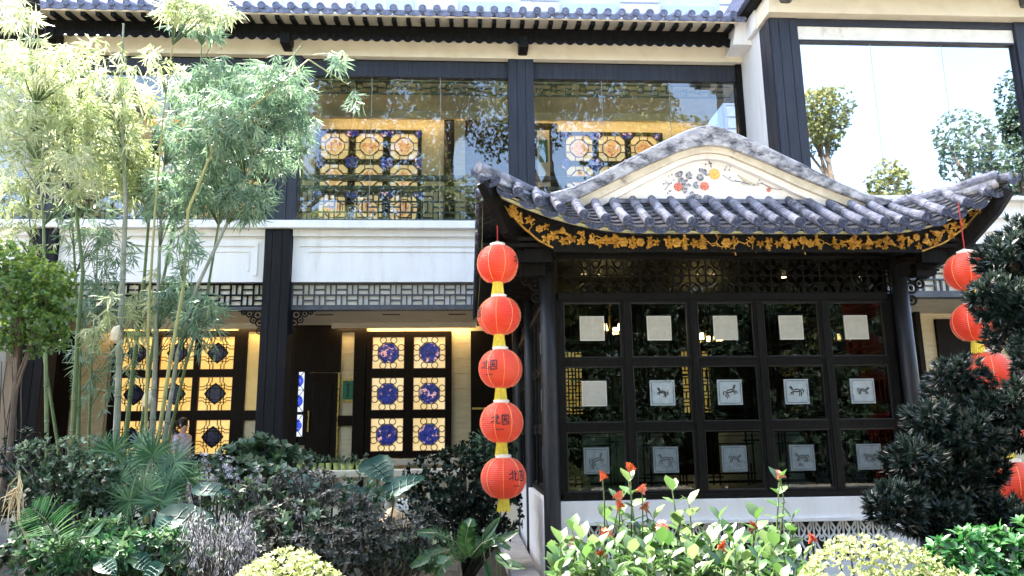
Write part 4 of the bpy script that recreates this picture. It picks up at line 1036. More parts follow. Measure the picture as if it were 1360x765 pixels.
for nm, (x, y, z0), z1, lb in (('hanging_cord', (.294, LY, 3.6), 4.0, 'thin red cord holding the lantern string under the left eave corner'),):
    part('cord_hook', MB().tube([(x, y, z0), (x, y, z1)], .006, 5), 'redcord', pv)
c = at(1285, 361, 7.05); part('cord_hook', MB().tube([(c.x, c.y, c.z+.3), (c.x, c.y, c.z+.72)], .006, 5), 'redcord', pv)

# ================================================================== PLANTS
def wblob(px, py, rx, ry, n, Y, depth=None):
    c = at(px, py, Y); k = Y/F_PX*1.03
    return (tuple(c), (rx*k, depth or max(.15, min(rx, ry)*k), ry*k), n)
# ---- bamboo
def bamboo_leaves(L_, P, outward, lvbase, ln=.2, w=.026):
    n = len(P)
    m_ = rng.normal(0, .55, (n, 3)) + outward*.5; m_[:, 2] = -rng.uniform(.25, 1.0, n); m_ = nrm(m_)
    s_ = nrm(np.cross(m_, rdir(n)*np.array([.4, 1, .4]))); lvc = lvbase + rng.normal(0, .2, n)
    for k in range(8):
        keep = rng.random(n) < .9
        a = np.radians((k-3.5)*17 + rng.uniform(-10, 10, n)); off = P + m_*rng.uniform(-.08, .03, (n, 1))
        d = m_*np.cos(a)[:, None] + s_*np.sin(a)[:, None]; d[:, 2] -= .15
        nv = np.cross(m_, s_) + rng.normal(0, .35, (n, 3))
        l = ln*rng.uniform(.65, 1.2, n)
        L_.add('lance', off[keep], d[keep], nv[keep], l[keep], (w*rng.uniform(.8, 1.2, n))[keep], np.clip(lvc+rng.normal(0, .12, n), 0, 1)[keep])
def bamboo(label, path, Y, r_, mat, blobs, lm='leaf_bamboo', lvb=.5):
    pts = [at(px, py, Y+dy) for px, py, dy in path]
    p0 = pts[0]; d = (pts[0]-pts[1]); base = p0 + d*(p0.z/max(.3, -d.z)) if d.z < -.05 else Vector((p0.x, p0.y, 0))
    base.z = 0
    if (Vector((base.x, base.y, 0))-Vector((p0.x, p0.y, 0))).length > .8: base = Vector((p0.x, p0.y, 0))
    t = thing('bamboo', label, 'bamboo', base, 'bamboo stems in the clump')
    allp = [base-Vector((0, 0, .05))] + pts
    fine = []
    for a, b in zip(allp[:-1], allp[1:]):
        n_ = max(1, int((b-a).length/.3))
        for i in range(n_): fine.append(a.lerp(b, i/n_))
    fine.append(allp[-1]); P, Rr = [], []; N_ = len(fine)
    for i, p in enumerate(fine):
        rr = r_*(1-.72*(i/max(1, N_-1))**1.5)
        dd = (fine[min(i+1, N_-1)]-fine[max(i-1, 0)]).normalized()
        P += [p-dd*.014, p-dd*.004, p+dd*.008]; Rr += [rr*.94, rr*1.24, rr]
    part('culm', MB().tube(P, Rr, 8), mat, t)
    L_ = Leaves(); tw = MB(); has = False
    for (px, py, rx, ry, n) in blobs:
        n = int(n*(2.5 if n > 25 else 1.9)); c, r3, _ = wblob(px, py, rx, ry, n, Y, None)
        Pp, u = blob_points(n, c, r3, .25, .25); bamboo_leaves(L_, Pp, u*np.array([1, .6, 0]), lvb, .175, .0165); has = True
        for q_ in Pp[rng.choice(n, max(2, n//5), replace=False)]:
            q_ = Vector(q_); j = min(range(N_), key=lambda i: (fine[i]-q_-Vector((0, 0, -.35))).length)
            s0 = fine[j]; md = s0.lerp(q_, .55) + Vector((0, 0, .12)); tw.tube([s0, md, q_], [.006, .004, .002], 4)
    if has:
        part('twigs', tw, 'stemgreen', t, kind='stuff'); part('foliage', L_.mesh('foliage'), lm, t, kind='stuff')
    return t
CG, GY, GO = 'culm_green', 'culm_grey', 'culm_gold'
bamboo('thick yellow-green bamboo stem next to the shady small-leaved tree', [(97, 572, 0), (103, 450, 0), (110, 360, 0), (97, 240, 0), (85, 150, .2)], 9.2, .034, CG, [(70, 170, 75, 55, 60), (40, 110, 60, 50, 60)], 'leaf_bamboo_sunlit', .6)
bamboo('pale grey bamboo stem with a broken bare top under the eave', [(155, 570, 0), (160, 440, 0), (167, 270, 0), (160, 130, 0), (164, 32, 0)], 9.0, .042, GY, [(150, 120, 60, 55, 55), (130, 170, 70, 45, 60), (150, 430, 38, 36, 16)], 'leaf_bamboo_sunlit', .55)
bamboo('green bamboo stem leaning right in the middle of the clump', [(168, 572, 0), (178, 480, 0), (190, 390, 0), (197, 300, 0), (205, 200, 0)], 9.3, .032, CG, [(180, 235, 42, 42, 45), (150, 215, 60, 40, 60), (200, 405, 34, 40, 24)], 'leaf_bamboo_sunlit', .5)
bamboo('greyish bamboo stem with a pale dry sheath hanging on it', [(203, 555, 0), (208, 440, 0), (212, 330, 0), (218, 220, .1)], 9.1, .038, GY, [(230, 260, 40, 40, 40), (250, 180, 45, 40, 45), (240, 400, 30, 45, 26)], 'leaf_bamboo', .5)
bamboo('slim green bamboo stem close beside the greyish sheathed stem', [(188, 572, 0), (200, 480, 0), (215, 380, 0), (240, 260, 0), (262, 160, 0), (268, 60, 0)], 9.6, .026, CG, [(265, 130, 40, 40, 40), (270, 230, 40, 40, 42), (265, 25, 40, 26, 34)], 'leaf_bamboo', .5)
bamboo('bamboo stem sweeping far right towards the blue-black column', [(222, 560, 0), (236, 470, 0), (262, 380, 0), (300, 300, 0), (325, 240, 0), (350, 180, 0), (385, 110, .2)], 8.9, .03, GY, [(340, 140, 46, 42, 60), (300, 200, 50, 42, 60), (385, 140, 34, 48, 50), (330, 265, 36, 30, 34), (270, 425, 30, 36, 26)], 'leaf_bamboo', .5)
bamboo('thin bamboo stem behind the far right sweeping one', [(228, 566, 0), (248, 480, 0), (275, 390, 0), (290, 300, 0), (320, 170, 0), (400, 60, 0)], 9.5, .022, CG, [(310, 110, 60, 34, 50), (360, 200, 34, 40, 40), (290, 250, 46, 40, 46), (398, 185, 22, 30, 16)], 'leaf_bamboo', .5)
bamboo('golden slender bamboo stem rising straight past the eave', [(194, 560, 0), (198, 400, 0), (206, 280, 0), (216, 160, 0), (229, 60, 0), (236, 14, 0)], 8.6, .02, GO, [(245, 12, 34, 22, 30), (205, 70, 14, 12, 4), (225, 100, 26, 22, 8), (290, 15, 26, 24, 22)], 'leaf_bamboo_sunlit', .7)
bamboo('bamboo stem at the outer left edge of the clump', [(62, 560, 0), (60, 420, 0), (58, 300, 0), (50, 180, 0), (40, 60, 0)], 8.8, .026, CG, [(60, 90, 70, 40, 60), (20, 180, 50, 60, 60), (100, 230, 40, 40, 40), (20, 20, 40, 24, 24)], 'leaf_bamboo_sunlit', .75)
bamboo('dark leaning bamboo stem crossing in front of the black column', [(74, 572, 0), (58, 470, 0), (45, 350, 0), (35, 250, 0)], 9.6, .024, CG, [(20, 260, 40, 40, 26), (25, 320, 36, 36, 14)], 'leaf_bamboo_sunlit', .4)
bamboo('green bamboo stem standing close to the thick yellow-green one', [(104, 576, 0), (106, 470, 0), (98, 330, 0), (92, 220, 0)], 9.7, .028, CG, [(100, 380, 34, 40, 20), (115, 300, 46, 34, 24), (110, 455, 34, 40, 12)], 'leaf_bamboo', .55)
bamboo('short bamboo stem with low drooping sprays by the orange window', [(118, 580, 0), (122, 470, 0), (128, 380, 0), (130, 300, 0)], 9.9, .022, CG, [(140, 400, 36, 40, 26), (125, 520, 34, 26, 10), (150, 330, 40, 36, 22), (165, 480, 26, 26, 10)], 'leaf_bamboo', .5)
bamboo('bamboo stem with blue-green hanging sprays in front of the gallery glass', [(212, 572, 0), (226, 480, 0), (244, 380, 0), (250, 280, 0), (290, 180, 0), (410, 80, 0), (462, 112, -.1)], 8.4, .024, GO, [(300, 160, 44, 40, 44), (245, 330, 30, 30, 18), (445, 86, 14, 20, 7), (468, 136, 12, 14, 5), (372, 100, 34, 26, 24)], 'leaf_bamboo', .55)
for (px, py, Y, lb) in ((196, 530, 8.9, 'pale dry bamboo sheath clinging to a low greyish stem'), (154, 443, 8.85, 'pale dry bamboo sheath clinging high on the pale grey stem')):
    c = at(px, py, Y); o = thing('bamboo_sheath', lb, 'sheath', c, 'dry bamboo sheaths')
    part('blade', MB().tube([c+Vector((.02, .03, .1)), c+Vector((.0, 0, .06)), c, c+Vector((-.01, 0, -.07)), c+Vector((.0, .04, -.11))], [.006, .04, .06, .045, .008], 7), 'sheath', o)
# ---- small-leaved tree at the left edge
def tree(name, label, base, trunk_top, blobs, mat, tpl='small', ln=.05, w=.03, per=7, r0=.06, group=None, bark='bark', nb=4):
    t = thing(name, label, 'tree', base, group); base = Vector(base); tt = Vector(trunk_top); b = MB()
    mid = base.lerp(tt, .5) + Vector((.08, 0, 0)); b.tube([base-Vector((0, 0, .1)), mid, tt], [r0*1.2, r0*.9, r0*.6], 8)
    L_ = Leaves()
    for (c, r3, n) in blobs:
        P, u = blob_points(n, c, r3, .5, .25); ax = u + rng.normal(0, .4, u.shape); ax[:, 2] += .4
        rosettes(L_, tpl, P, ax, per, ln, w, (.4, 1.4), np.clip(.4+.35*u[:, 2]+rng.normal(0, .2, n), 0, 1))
        for k in range(nb):
            q_ = Vector(P[rng.integers(len(P))]); c_ = Vector(c); s0 = mid.lerp(tt, random.uniform(.4, 1)); b.tube([s0, s0.lerp(c_, .6)+Vector((0, 0, .05*ln*20)), c_.lerp(q_, .7)], [r0*.45, r0*.3, r0*.1], 5)
    part('trunk', b, bark, t); part('crown', L_.mesh('crown'), mat, t, kind='stuff'); return t
bl = [wblob(*q) for q in ((30, 375, 48, 42, 380, 8.0), (65, 400, 28, 40, 230, 7.9), (20, 430, 34, 40, 260, 8.1), (62, 440, 26, 26, 150, 8.0), (8, 350, 26, 30, 160, 8.2))]
c = at(20, 560, 8.1); tree('garden_tree', 'small tree with dense yellow-green leaves against the cream wall at the edge', (c.x-.15, 8.1, 0), at(30, 420, 8.1), bl, 'leaf_tree', ln=.058, w=.034, per=7, r0=.035)
b = MB()
for k in range(5):
    x = 2+k*7; b.tube([at(x, 480, 12.2), at(x+random.uniform(-6, 6), 520, 12.22), at(x+random.uniform(-8, 4), 560, 12.2), at(x-4, 610, 12.24)], [.006, .01, .008, .006], 5)
o = thing('climbing_vine', 'bare brown vine roots creeping up the cream wall', 'vine', at(15, 640, 12.2)); part('stems', b, 'bark', o)
# ---- trees across the garden that the windows mirror
def mirrored(px, py, Yv, plane): p = at(px, py, Yv); return p.x, 2*plane-Yv, p.z
def bigtree(x, y, h, rx, label, mat, n=1500, per=5, low=.2):
    blobs = []
    for k in range(9):
        a = random.uniform(0, 6.28); f = random.uniform(low, .93); rr = rx*(1-.45*abs(f-.55))*random.uniform(.25, .7)
        s_ = rx*random.uniform(.35, .6); blobs.append(((x+rr*math.cos(a), y+rr*math.sin(a), h*f), (s_, s_, s_*.75), n//9))
    blobs.append(((x, y, h*.9), (rx*.4, rx*.4, h*.1), n//8))
    tree('broadleaf_tree', label, (x, y, 0), (x+.3, y, h*.7), blobs, mat, 'small', .2, .12, per, .28, 'trees across the garden')
for i, (x, y, h, rx, m_, lb) in enumerate(((-13, -14, 23, 5.6, 'leaf_far', 'tall olive-green tree across the garden opposite the bamboo clump'), (-7, -12.5, 22.5, 5.2, 'leaf_far', 'tall olive-green tree across the garden opposite the orange window'), (-1.5, -14, 25, 5.4, 'leaf_far', 'tall olive-green tree across the garden opposite the doorway'),
        (4.2, -13, 23.5, 5.2, 'leaf_far', 'tall olive-green tree across the garden opposite the lantern string'), (10, -13, 22, 4.4, 'leaf_far', 'tall olive-green tree across the garden opposite the pavilion'),
        (17.2, -10, 18.5, 2.9, 'leaf_far', 'slim pointed tree across the garden mirrored in the wing window'), (24.2, -10, 17, 3.6, 'leaf_fardark', 'broad dark tree across the garden mirrored in the wing window'),
        (28.3, -11, 19.5, 3.2, 'leaf_fardark', 'tall dark conifer-like tree across the garden beyond the broad dark one'), (20.8, -11, 14.8, 2.7, 'leaf_far', 'low rounded tree across the garden mirrored in the wing window'), (-20, -13, 20, 5.5, 'leaf_far', 'tall olive-green tree far across the garden beside the white house'))):
    bigtree(x, y, h, rx, lb, m_, 8500 if rx > 4 else 4000)
for i, (x, lb) in enumerate(((-12, 'the white house'), (-8.5, 'the bamboo clump'), (-5, 'the fan palms'), (-2, 'the doorway'), (1.2, 'the pavilion column'), (4.2, 'the left half of the plinth'), (7.2, 'the pavilion plinth'), (10.4, 'the clipped pine'), (13.6, 'the right wing'))):
    shrub('reflection_bush', 'unseen dark bush added across the garden opposite ' + lb, (x, -9, 0), [((x+random.uniform(-.7, .7), -9-.4*k, 1.2+1.25*k), (2.3-.15*k, 1.2, 1.4), 620) for k in range(5)], 'leaf_fardark', 'small', .22, .14, 5, group='added bushes across the garden')  # unseen bushes added so the pavilion panes mirror dark foliage
# ---- clipped pine (podocarpus) on the right
bl = [(1342, 352, 40, 40, 5.6), (1366, 330, 30, 40, 5.7), (1326, 398, 36, 28, 5.5), (1362, 415, 34, 36, 5.4), (1346, 448, 30, 18, 5.7), (1272, 498, 30, 18, 5.6), (1262, 530, 30, 24, 5.8), (1352, 538, 36, 26, 5.3), (1308, 546, 30, 22, 5.5), (1236, 562, 30, 24, 5.5), (1282, 578, 40, 30, 5.4), (1350, 580, 30, 22, 5.6),
      (1216, 614, 32, 26, 5.4), (1256, 636, 40, 34, 5.5), (1298, 620, 26, 30, 5.6), (1190, 672, 32, 24, 5.3), (1240, 688, 40, 28, 5.4), (1290, 684, 34, 34, 5.7), (1340, 695, 40, 28, 5.5), (1380, 480, 24, 36, 5.2)]
base = (at(1262, 700, 5.6).x, 5.6, 0)
o = thing('clipped_pine', 'dark cloud-pruned pine with needle leaves beside the pavilion corner', 'tree', base); L_ = Leaves(); b = MB()
tr = [Vector(base), at(1250, 690, 5.6), at(1240, 620, 5.6), at(1306, 570, 5.7), at(1362, 500, 5.7), at(1362, 430, 5.7), at(1352, 350, 5.7)]
tr[0] = Vector((tr[1].x, 5.6, -.05)); b.tube(tr, [.07, .06, .055, .045, .04, .035, .015], 8)
for (px, py, rx, ry, Y) in bl:
    c, r3, _ = wblob(px, py, rx, ry, 0, Y); n = int(rx*ry*.16); P, u = blob_points(n, c, (r3[0], max(r3[1], .22), r3[2]), .62, .2)
    ax = u*np.array([1, 1, .7]) + rng.normal(0, .25, u.shape); ax[:, 2] += .55
    lv = np.clip(.3+.4*u[:, 2]+rng.normal(0, .15, n), 0, 1); rosettes(L_, 'needle', P, ax, 9, .085, .0135, (.15, .55), lv); rosettes(L_, 'needle', P, ax, 11, .075, .0135, (.6, 1.35), lv-.08)  # needles paler toward pad tops, highlights put into their colour
    j = min(tr[1:], key=lambda p: (p-Vector(c)).length); b.tube([j, j.lerp(Vector(c), .5)+Vector((0, 0, -.05)), Vector(c)], [.03, .02, .01], 6)
part('trunk', b, 'bark', o); part('crown', L_.mesh('crown'), 'leaf_pine', o, kind='stuff')
# ---- shrubs in the bed
bx3 = lambda px, Y: (at(px, 700, Y).x, Y, 0)
shrub('rounded_shrub', 'rounded grey-green shrub with small glossy leaves below the thick bamboo stem', bx3(110, 7.0), [wblob(*q) for q in ((85, 618, 58, 32, 170, 7.0), (130, 640, 42, 40, 130, 6.9), (70, 660, 46, 30, 110, 6.9), (120, 690, 40, 30, 70, 6.8), (155, 650, 24, 30, 50, 6.8))], 'leaf_shrub', ln=.052, w=.026, per=7, dens=1.5)
shrub('dark_shrub', 'dark green glossy shrub filling the corner behind the lantern string', bx3(610, 8.6), [wblob(*q) for q in ((600, 640, 54, 46, 320, 8.5), (650, 660, 46, 50, 240, 8.7), (570, 670, 40, 36, 150, 8.3), (640, 605, 40, 26, 120, 8.9), (620, 700, 60, 30, 160, 8.4))], 'leaf_dark', ln=.06, w=.034, per=6)
shrub('ivy_shrub', 'pale-leaved leafy shrub in front of the plate window', bx3(340, 8.0), [wblob(*q) for q in ((345, 605, 38, 20, 70, 8.0), (310, 615, 30, 18, 40, 7.9), (385, 615, 26, 16, 36, 8.2), (350, 640, 50, 26, 60, 7.6))], 'leaf_ivy', ln=.1, w=.075, per=5)
shrub('brown_shrub', 'grey-brown fine-leaved shrub in the middle of the bed', bx3(430, 6.6), [wblob(*q) for q in ((405, 655, 34, 26, 100, 6.8), (450, 670, 30, 30, 80, 6.5), (480, 695, 40, 30, 130, 6.5), (375, 690, 40, 26, 120, 6.4), (430, 722, 60, 22, 160, 6.1), (345, 655, 30, 18, 60, 6.9), (425, 635, 16, 12, 24, 6.7), (380, 640, 14, 12, 20, 6.8))], 'leaf_brown', 'small', .05, .02, 6, spread=(.6, 1.5))
shrub('bronze_shrub', 'low bronze-green shrub in front of the brown one near the fern', bx3(500, 5.9), [wblob(*q) for q in ((520, 725, 50, 26, 190, 6.0), (440, 748, 70, 16, 150, 5.8), (345, 738, 40, 20, 90, 6.0), (562, 700, 30, 24, 80, 6.3), (500, 700, 26, 18, 60, 6.2))], 'leaf_brown2', 'small', .045, .022, 7, spread=(.6, 1.5))
shrub('purple_shrub', 'lavender-tinged feathery shrub beside the fan palms', bx3(285, 7.2), [wblob(*q) for q in ((275, 625, 40, 22, 90, 7.2), (310, 640, 40, 20, 80, 7.1), (260, 655, 30, 18, 50, 7.0))], 'leaf_silver', 'small', .035, .012, 6, spread=(.5, 1.5))
shrub('lower_shrub', 'low dark green ground shrub at the foot of the rounded one', bx3(160, 5.6), [wblob(*q) for q in ((100, 745, 60, 22, 90, 5.4), (190, 735, 50, 26, 70, 5.6), (150, 720, 40, 22, 46, 5.9))], 'leaf_palm', 'oval', .085, .035, 6)
shrub('shadow_shrub', 'deep green shrub in the shade below the fan palms', bx3(200, 6.6), [wblob(*q) for q in ((180, 712, 60, 30, 110, 6.7), (230, 715, 40, 30, 60, 6.8), (30, 700, 40, 50, 90, 6.4), (30, 610, 30, 40, 60, 8.2))], 'leaf_dark', 'oval', .075, .035, 6)
shrub('mixed_undergrowth', 'tangled mid-green undergrowth threaded through the brown and bronze shrubs', bx3(400, 6.3), [wblob(*q) for q in ((330, 670, 46, 26, 50, 6.6), (400, 700, 60, 30, 60, 6.3), (300, 720, 50, 30, 50, 6.2), (480, 655, 40, 22, 36, 6.7), (230, 745, 60, 22, 50, 5.6), (560, 735, 40, 24, 40, 6.0), (60, 735, 60, 26, 50, 5.8))], 'leaf_ivy', 'oval', .07, .034, 5, upb=.8)
# silvery weeping plant
o = thing('weeping_plant', 'silvery lavender weeping plant with thin drooping strands below the big pale leaf', 'plant', bx3(285, 5.7)); L_ = Leaves(); b = MB()
for (px, py, dx) in [(random.uniform(246, 338), random.uniform(676, 735), 1 if random.random() < .6 else -1) for _ in range(120)]:
    p = at(px, py, 5.7+random.uniform(-.25, .25)); e = Vector((random.uniform(-.06, .08)*dx*(-1 if dx > 0 else 1), random.uniform(-.12, .02), 0)); H = random.uniform(.12, .34)
    pts = [Vector((bx3(285, 5.7)[0], 5.75, .02)).lerp(p, .6)+Vector((0, 0, .1)), p+Vector((0, 0, .02)), p+e*.5-Vector((0, 0, H*.4)), p+e-Vector((0, 0, H))]; b.tube(pts, [.0025, .002, .0015, .001], 3)
    t = rng.random(24); A = np.array(pts[1]); Bp = np.array(pts[3]); P = A+(Bp-A)*t[:, None]+rng.normal(0, .012, (24, 3)); d = rng.normal(0, .35, (24, 3)); d[:, 2] = -1
    L_.add('needle', P, d, rdir(24), .032, .0045)
part('stems', b, 'darkstem', o, kind='stuff'); part('foliage', L_.mesh('foliage'), 'leaf_silver', o, kind='stuff')
# fan palms
def fan(L_, hub, nd, tilt_up, rad, n=30, lvb=.55):
    nd = Vector(nd).normalized(); u = nd.cross(Vector((0, 0, 1))).normalized() if abs(nd.z) < .95 else Vector((1, 0, 0)); v = u.cross(nd)
    a = np.radians(np.linspace(-150, 150, n)+rng.uniform(-3, 3, n)) + tilt_up
    d = np.array([list(u*math.sin(x) + v*math.cos(x) + nd*.16) for x in a]); d[:, 2] -= .18
    L_.add('lance', np.repeat(np.array([list(hub)]), n, 0), d, np.repeat(np.array([list(nd)]), n, 0), rad*rng.uniform(.85, 1.08, n), rad*.068, np.clip(lvb+rng.normal(0, .22, n), 0, 1))
def fanpalm(label, base, fans):
    o = thing('fan_palm', label, 'palm', base, 'fan palms in the bed')
    for (px, py, Y, rad, ang) in fans:
        h = at(px, py, Y); L_ = Leaves(); fan(L_, h, (random.uniform(-.5, .5), -1, random.uniform(.1, .7)), R(ang), rad*Y/F_PX*1.05)
        f_ = part('frond', L_.mesh('frond'), 'leaf_palm', o); p0 = Vector(base); part('petiole', MB().tube([p0+Vector((0, 0, .2)), p0.lerp(h, .6)+Vector((0, .05, .08)), h], [.009, .007, .005], 5), 'culm_green', f_)
fanpalm('fan palm with stiff radiating leaves at the foot of the bamboo', bx3(165, 6.75), [(152, 600, 6.8, 32, 0), (172, 618, 6.75, 32, 30), (138, 596, 6.8, 26, -30), (160, 638, 6.7, 30, 60)])
fanpalm('fan palm with wide leaves in front of the orange window', bx3(215, 6.7), [(203, 604, 6.75, 36, 0), (232, 614, 6.7, 34, -30), (248, 634, 6.7, 32, 20), (222, 636, 6.6, 32, 50), (188, 588, 6.9, 26, 0)])
fanpalm('low fan palm spreading in front of the other two', bx3(195, 6.4), [(190, 654, 6.4, 40, 10), (212, 668, 6.35, 36, -20), (172, 666, 6.4, 32, 50), (222, 654, 6.5, 30, 20)])
fanpalm('shaded dark fan palm beside the pavilion wall', bx3(660, 9.4), [(645, 585, 9.3, 24, 0), (665, 605, 9.2, 24, 30), (640, 610, 9.1, 22, -40), (672, 580, 9.5, 22, 20)])
# feather palm fronds
def frond(path, Y, n, ln, w, mat, parent, name='frond', droop=.5, tap=.75):
    pts = [at(px, py, Y+dy) for px, py, dy in path]; P = []
    for i in range(n):
        t = i/(n-1)*(len(pts)-1); k = min(int(t), len(pts)-2); P.append(pts[k].lerp(pts[k+1], t-k))
    L_ = Leaves()
    for s_ in (-1, 1):
        A = np.array([list(p) for p in P]); T = np.array([list((P[min(i+1, n-1)]-P[max(i-1, 0)]).normalized()) for i in range(n)])
        side = nrm(np.cross(T, np.array([[0, -.8, .6]]))*s_); d = side + T*.75; d[:, 2] -= droop*.4
        f = 1-tap*np.abs(np.linspace(-.55, 1, n))**1.6
        L_.add('lance', A, d, np.cross(T, side)*s_ + np.array([[0, -.3, .5]]), ln*f*rng.uniform(.9, 1.1, n), w, np.clip(.5+rng.normal(0, .2, n), 0, 1))
    f_ = part(name, L_.mesh(name), mat, parent); part('rachis', MB().tube(pts, [.005]*(len(pts)-1)+[.002], 5), 'stemgreen', f_); return f_
o = thing('feather_palm', 'young palm with two feathery arching fronds under the rounded shrub', 'palm', bx3(70, 5.4))
for pth in ([(82, 730, .1), (72, 708, 0), (60, 690, -.1), (42, 674, -.1)], [(80, 738, 0), (92, 726, -.1), (108, 714, -.15), (124, 712, -.2)]): frond(pth, 5.4, 24, .25, .013, 'leaf_palm', o)
part('stem', MB().tube([Vector(bx3(70, 5.4)), at(82, 732, 5.5)], [.02, .012], 6), 'culm_green', o)
# ferns
o = thing('fern', 'green fern with arching fronds at the foot of the lantern string', 'fern', bx3(620, 5.8))
for pth in ([(620, 740, 0), (605, 720, -.1), (580, 708, -.2), (556, 708, -.2)], [(620, 740, 0), (618, 718, 0), (622, 700, 0), (626, 690, .05)], [(618, 742, 0), (596, 732, -.1), (570, 738, -.2), (548, 752, -.25)], [(624, 740, 0), (640, 722, 0), (655, 715, -.1), (676, 728, -.1)], [(615, 742, 0), (600, 738, -.2), (588, 750, -.3), (580, 764, -.3)]):
    frond(pth, 5.8, 34, .085, .012, 'leaf_fern', o, droop=.2)
# broad strap leaves beside the fern, taro leaves
def bigleaf(c, L, Wd, dirv, nv, parent, mat, heart=True, lab=None):
    d = Vector(dirv).normalized(); n_ = Vector(nv); x = d.cross(n_).normalized(); z = x.cross(d); c = Vector(c); b = MB(); prof = []
    for i in range(13):
        t = i/12
        if heart: w = (math.sin(math.pi*min(1, t**.75))**.65)*(1.05-.35*t); yy = t*1.0-.22
        else: w = math.sin(math.pi*t**.8)**.8; yy = t
        prof.append((w, yy))
    rows = []
    for w, yy in prof:
        row = []
        for s_ in (-1, -.75, -.5, -.25, 0, .25, .5, .75, 1):
            yb = yy - (.2*abs(s_)*(1-max(0, yy))*(1 if heart else 0)); rip = .018*math.cos(yy*38+abs(s_)*5)*abs(s_)
            row.append(c + d*(yb*L) + x*(s_*w*Wd/2) + z*((.1*abs(s_)**1.5 - .22*max(0, yy)**2 + rip)*Wd))
        rows.append(row)
    for r_ in rows: b.v += [tuple(p) for p in r_]
    for i in range(12):
        for j in range(8): b.f.append((i*9+j, i*9+j+1, i*9+10+j, i*9+9+j))
    me = b.mesh('leaf', True); a = me.attributes.new('lv', 'FLOAT', 'POINT'); lv0 = random.uniform(.2, .8)
    a.data.foreach_set('value', [min(1, max(0, lv0 + (.25 if j == 4 else 0) + .1*math.sin(i*3))) for i in range(13) for j in range(9)])
    vb = MB()
    if heart:
        for i in (2, 4, 6, 8):
            for s_ in (0, 8): vb.tube([rows[i][4]+z*.005, rows[min(12, i+1)][4+(s_-4)//2]+z*.005, rows[min(12, i+2)][4+(s_-4)*3//4]+z*.006], [.004, .003, .002], 4)
    lf = part('leaf', me, mat, parent)
    if heart: part('veins', vb, 'veingreen', lf, kind='stuff')
    lf = lf; part('midrib', MB().tube([rows[i][4]+z*.006 for i in range(0, 12, 2)], .004, 4), mat, lf)
    return lf, c
def taro(label, base, leaves, mat='leaf_taro'):
    o = thing('taro_plant', label, 'plant', base, 'taro plants in the bed')
    for (px, py, Y, L, Wd, dv, nv) in leaves:
        c = at(px, py, Y); lf, _ = bigleaf(c, L, Wd, dv, nv, o, mat); p0 = Vector(base); part('petiole', MB().tube([p0, p0.lerp(c, .55)+Vector((0, .06, .1)), c], [.013, .011, .007], 6), 'stemgreen', lf)
taro('taro plant with big blue-green leaves in front of the balustrade', bx3(505, 7.0), [(500, 622, 7.2, .32, .36, (.5, -.5, -.35), (.1, -.75, .8)), (525, 650, 7.0, .4, .26, (1, -.3, .45), (.2, -.8, .9)), (480, 668, 6.7, .42, .36, (.35, -.6, -.35), (-.1, -.7, .9)), (462, 655, 7.0, .3, .26, (-.7, -.3, .1), (0, -.7, .8)), (405, 645, 7.0, .34, .3, (-.5, -.4, -.1), (-.2, -.7, .7))])
taro('taro plant with a large pale ribbed leaf above the weeping strands', bx3(262, 6.2), [(240, 688, 6.1, .44, .3, (1, -.25, -.12), (.05, -.55, .85)), (275, 652, 6.6, .3, .22, (1, -.2, -.1), (0, -.5, .9))])
taro('taro plant with small rounded leaves left of the weeping strands', bx3(205, 5.6), [(222, 696, 5.7, .16, .18, (-.2, -.6, -.2), (.1, -.8, .6)), (200, 716, 5.6, .2, .17, (-.8, -.3, -.5), (-.2, -.7, .8)), (180, 728, 5.5, .16, .14, (-.3, -.4, -.5), (-.1, -.8, .6)), (188, 746, 5.4, .15, .13, (.7, -.3, -.4), (0, -.8, .7)), (140, 752, 5.2, .16, .14, (.5, -.3, -.2), (0, -.6, .8)), (205, 758, 5.2, .14, .13, (-.3, -.3, -.4), (0, -.7, .7))])
o = thing('broad_leaf_plant', 'broad-leaved green plant at the foot of the pavilion plinth', 'plant', bx3(660, 5.9))
for (px, py, L, Wd, dv) in ((650, 726, .26, .075, (.9, -.2, .5)), (640, 720, .24, .075, (.5, -.2, .7)), (660, 735, .2, .1, (.3, -.5, -.2)), (665, 748, .2, .08, (.9, -.4, -.1)), (645, 745, .2, .06, (.2, -.4, -.8))):
    c = at(px, py, 5.9); lf, _ = bigleaf(c, L, Wd, dv, (0, -.7, .7), o, 'leaf_fern', False); p0 = Vector(bx3(660, 5.9)); part('petiole', MB().tube([p0, p0.lerp(c, .6)+Vector((0, 0, .06)), c], .006, 5), 'stemgreen', lf)
# dry flower stalk at the left
o = thing('dry_stalk', 'withered straw-coloured palm stalk hanging beside the rounded shrub', 'plant', bx3(22, 6.0)); b = MB()
p0 = at(26, 625, 6.0); b.tube([Vector(bx3(42, 6.2)), at(38, 720, 6.1), at(24, 690, 6.0), p0], [.012, .01, .008, .006], 5)
for k in range(26):
    t = random.random(); s0 = p0.lerp(at(22, 660, 6.0), t); e = s0 + Vector((random.uniform(-.14, .08), random.uniform(-.08, .05), random.uniform(-.3, -.12))); b.tube([s0, s0.lerp(e, .5)+Vector((random.uniform(-.03, .03), 0, .03)), e], [.004, .003, .002], 3)
part('stalk', b, 'straw', o)
# white blossom in the dark shrub
o = thing('white_blossom', 'small white blossom cluster on a thin stem in front of the dark shrub', 'flower', bx3(535, 6.9)); c = at(535, 670, 6.9); b = MB()
for k in range(26):
    q_ = c + Vector((random.uniform(-.05, .05), random.uniform(-.03, .03), random.uniform(-.05, .05))); b.sphere(q_, .012, .006, .012, 5, 3)
part('petals', b, 'whitepetal', o, kind='stuff'); part('stem', MB().tube([Vector(bx3(535, 6.9)), c], .005, 4), 'darkstem', o)
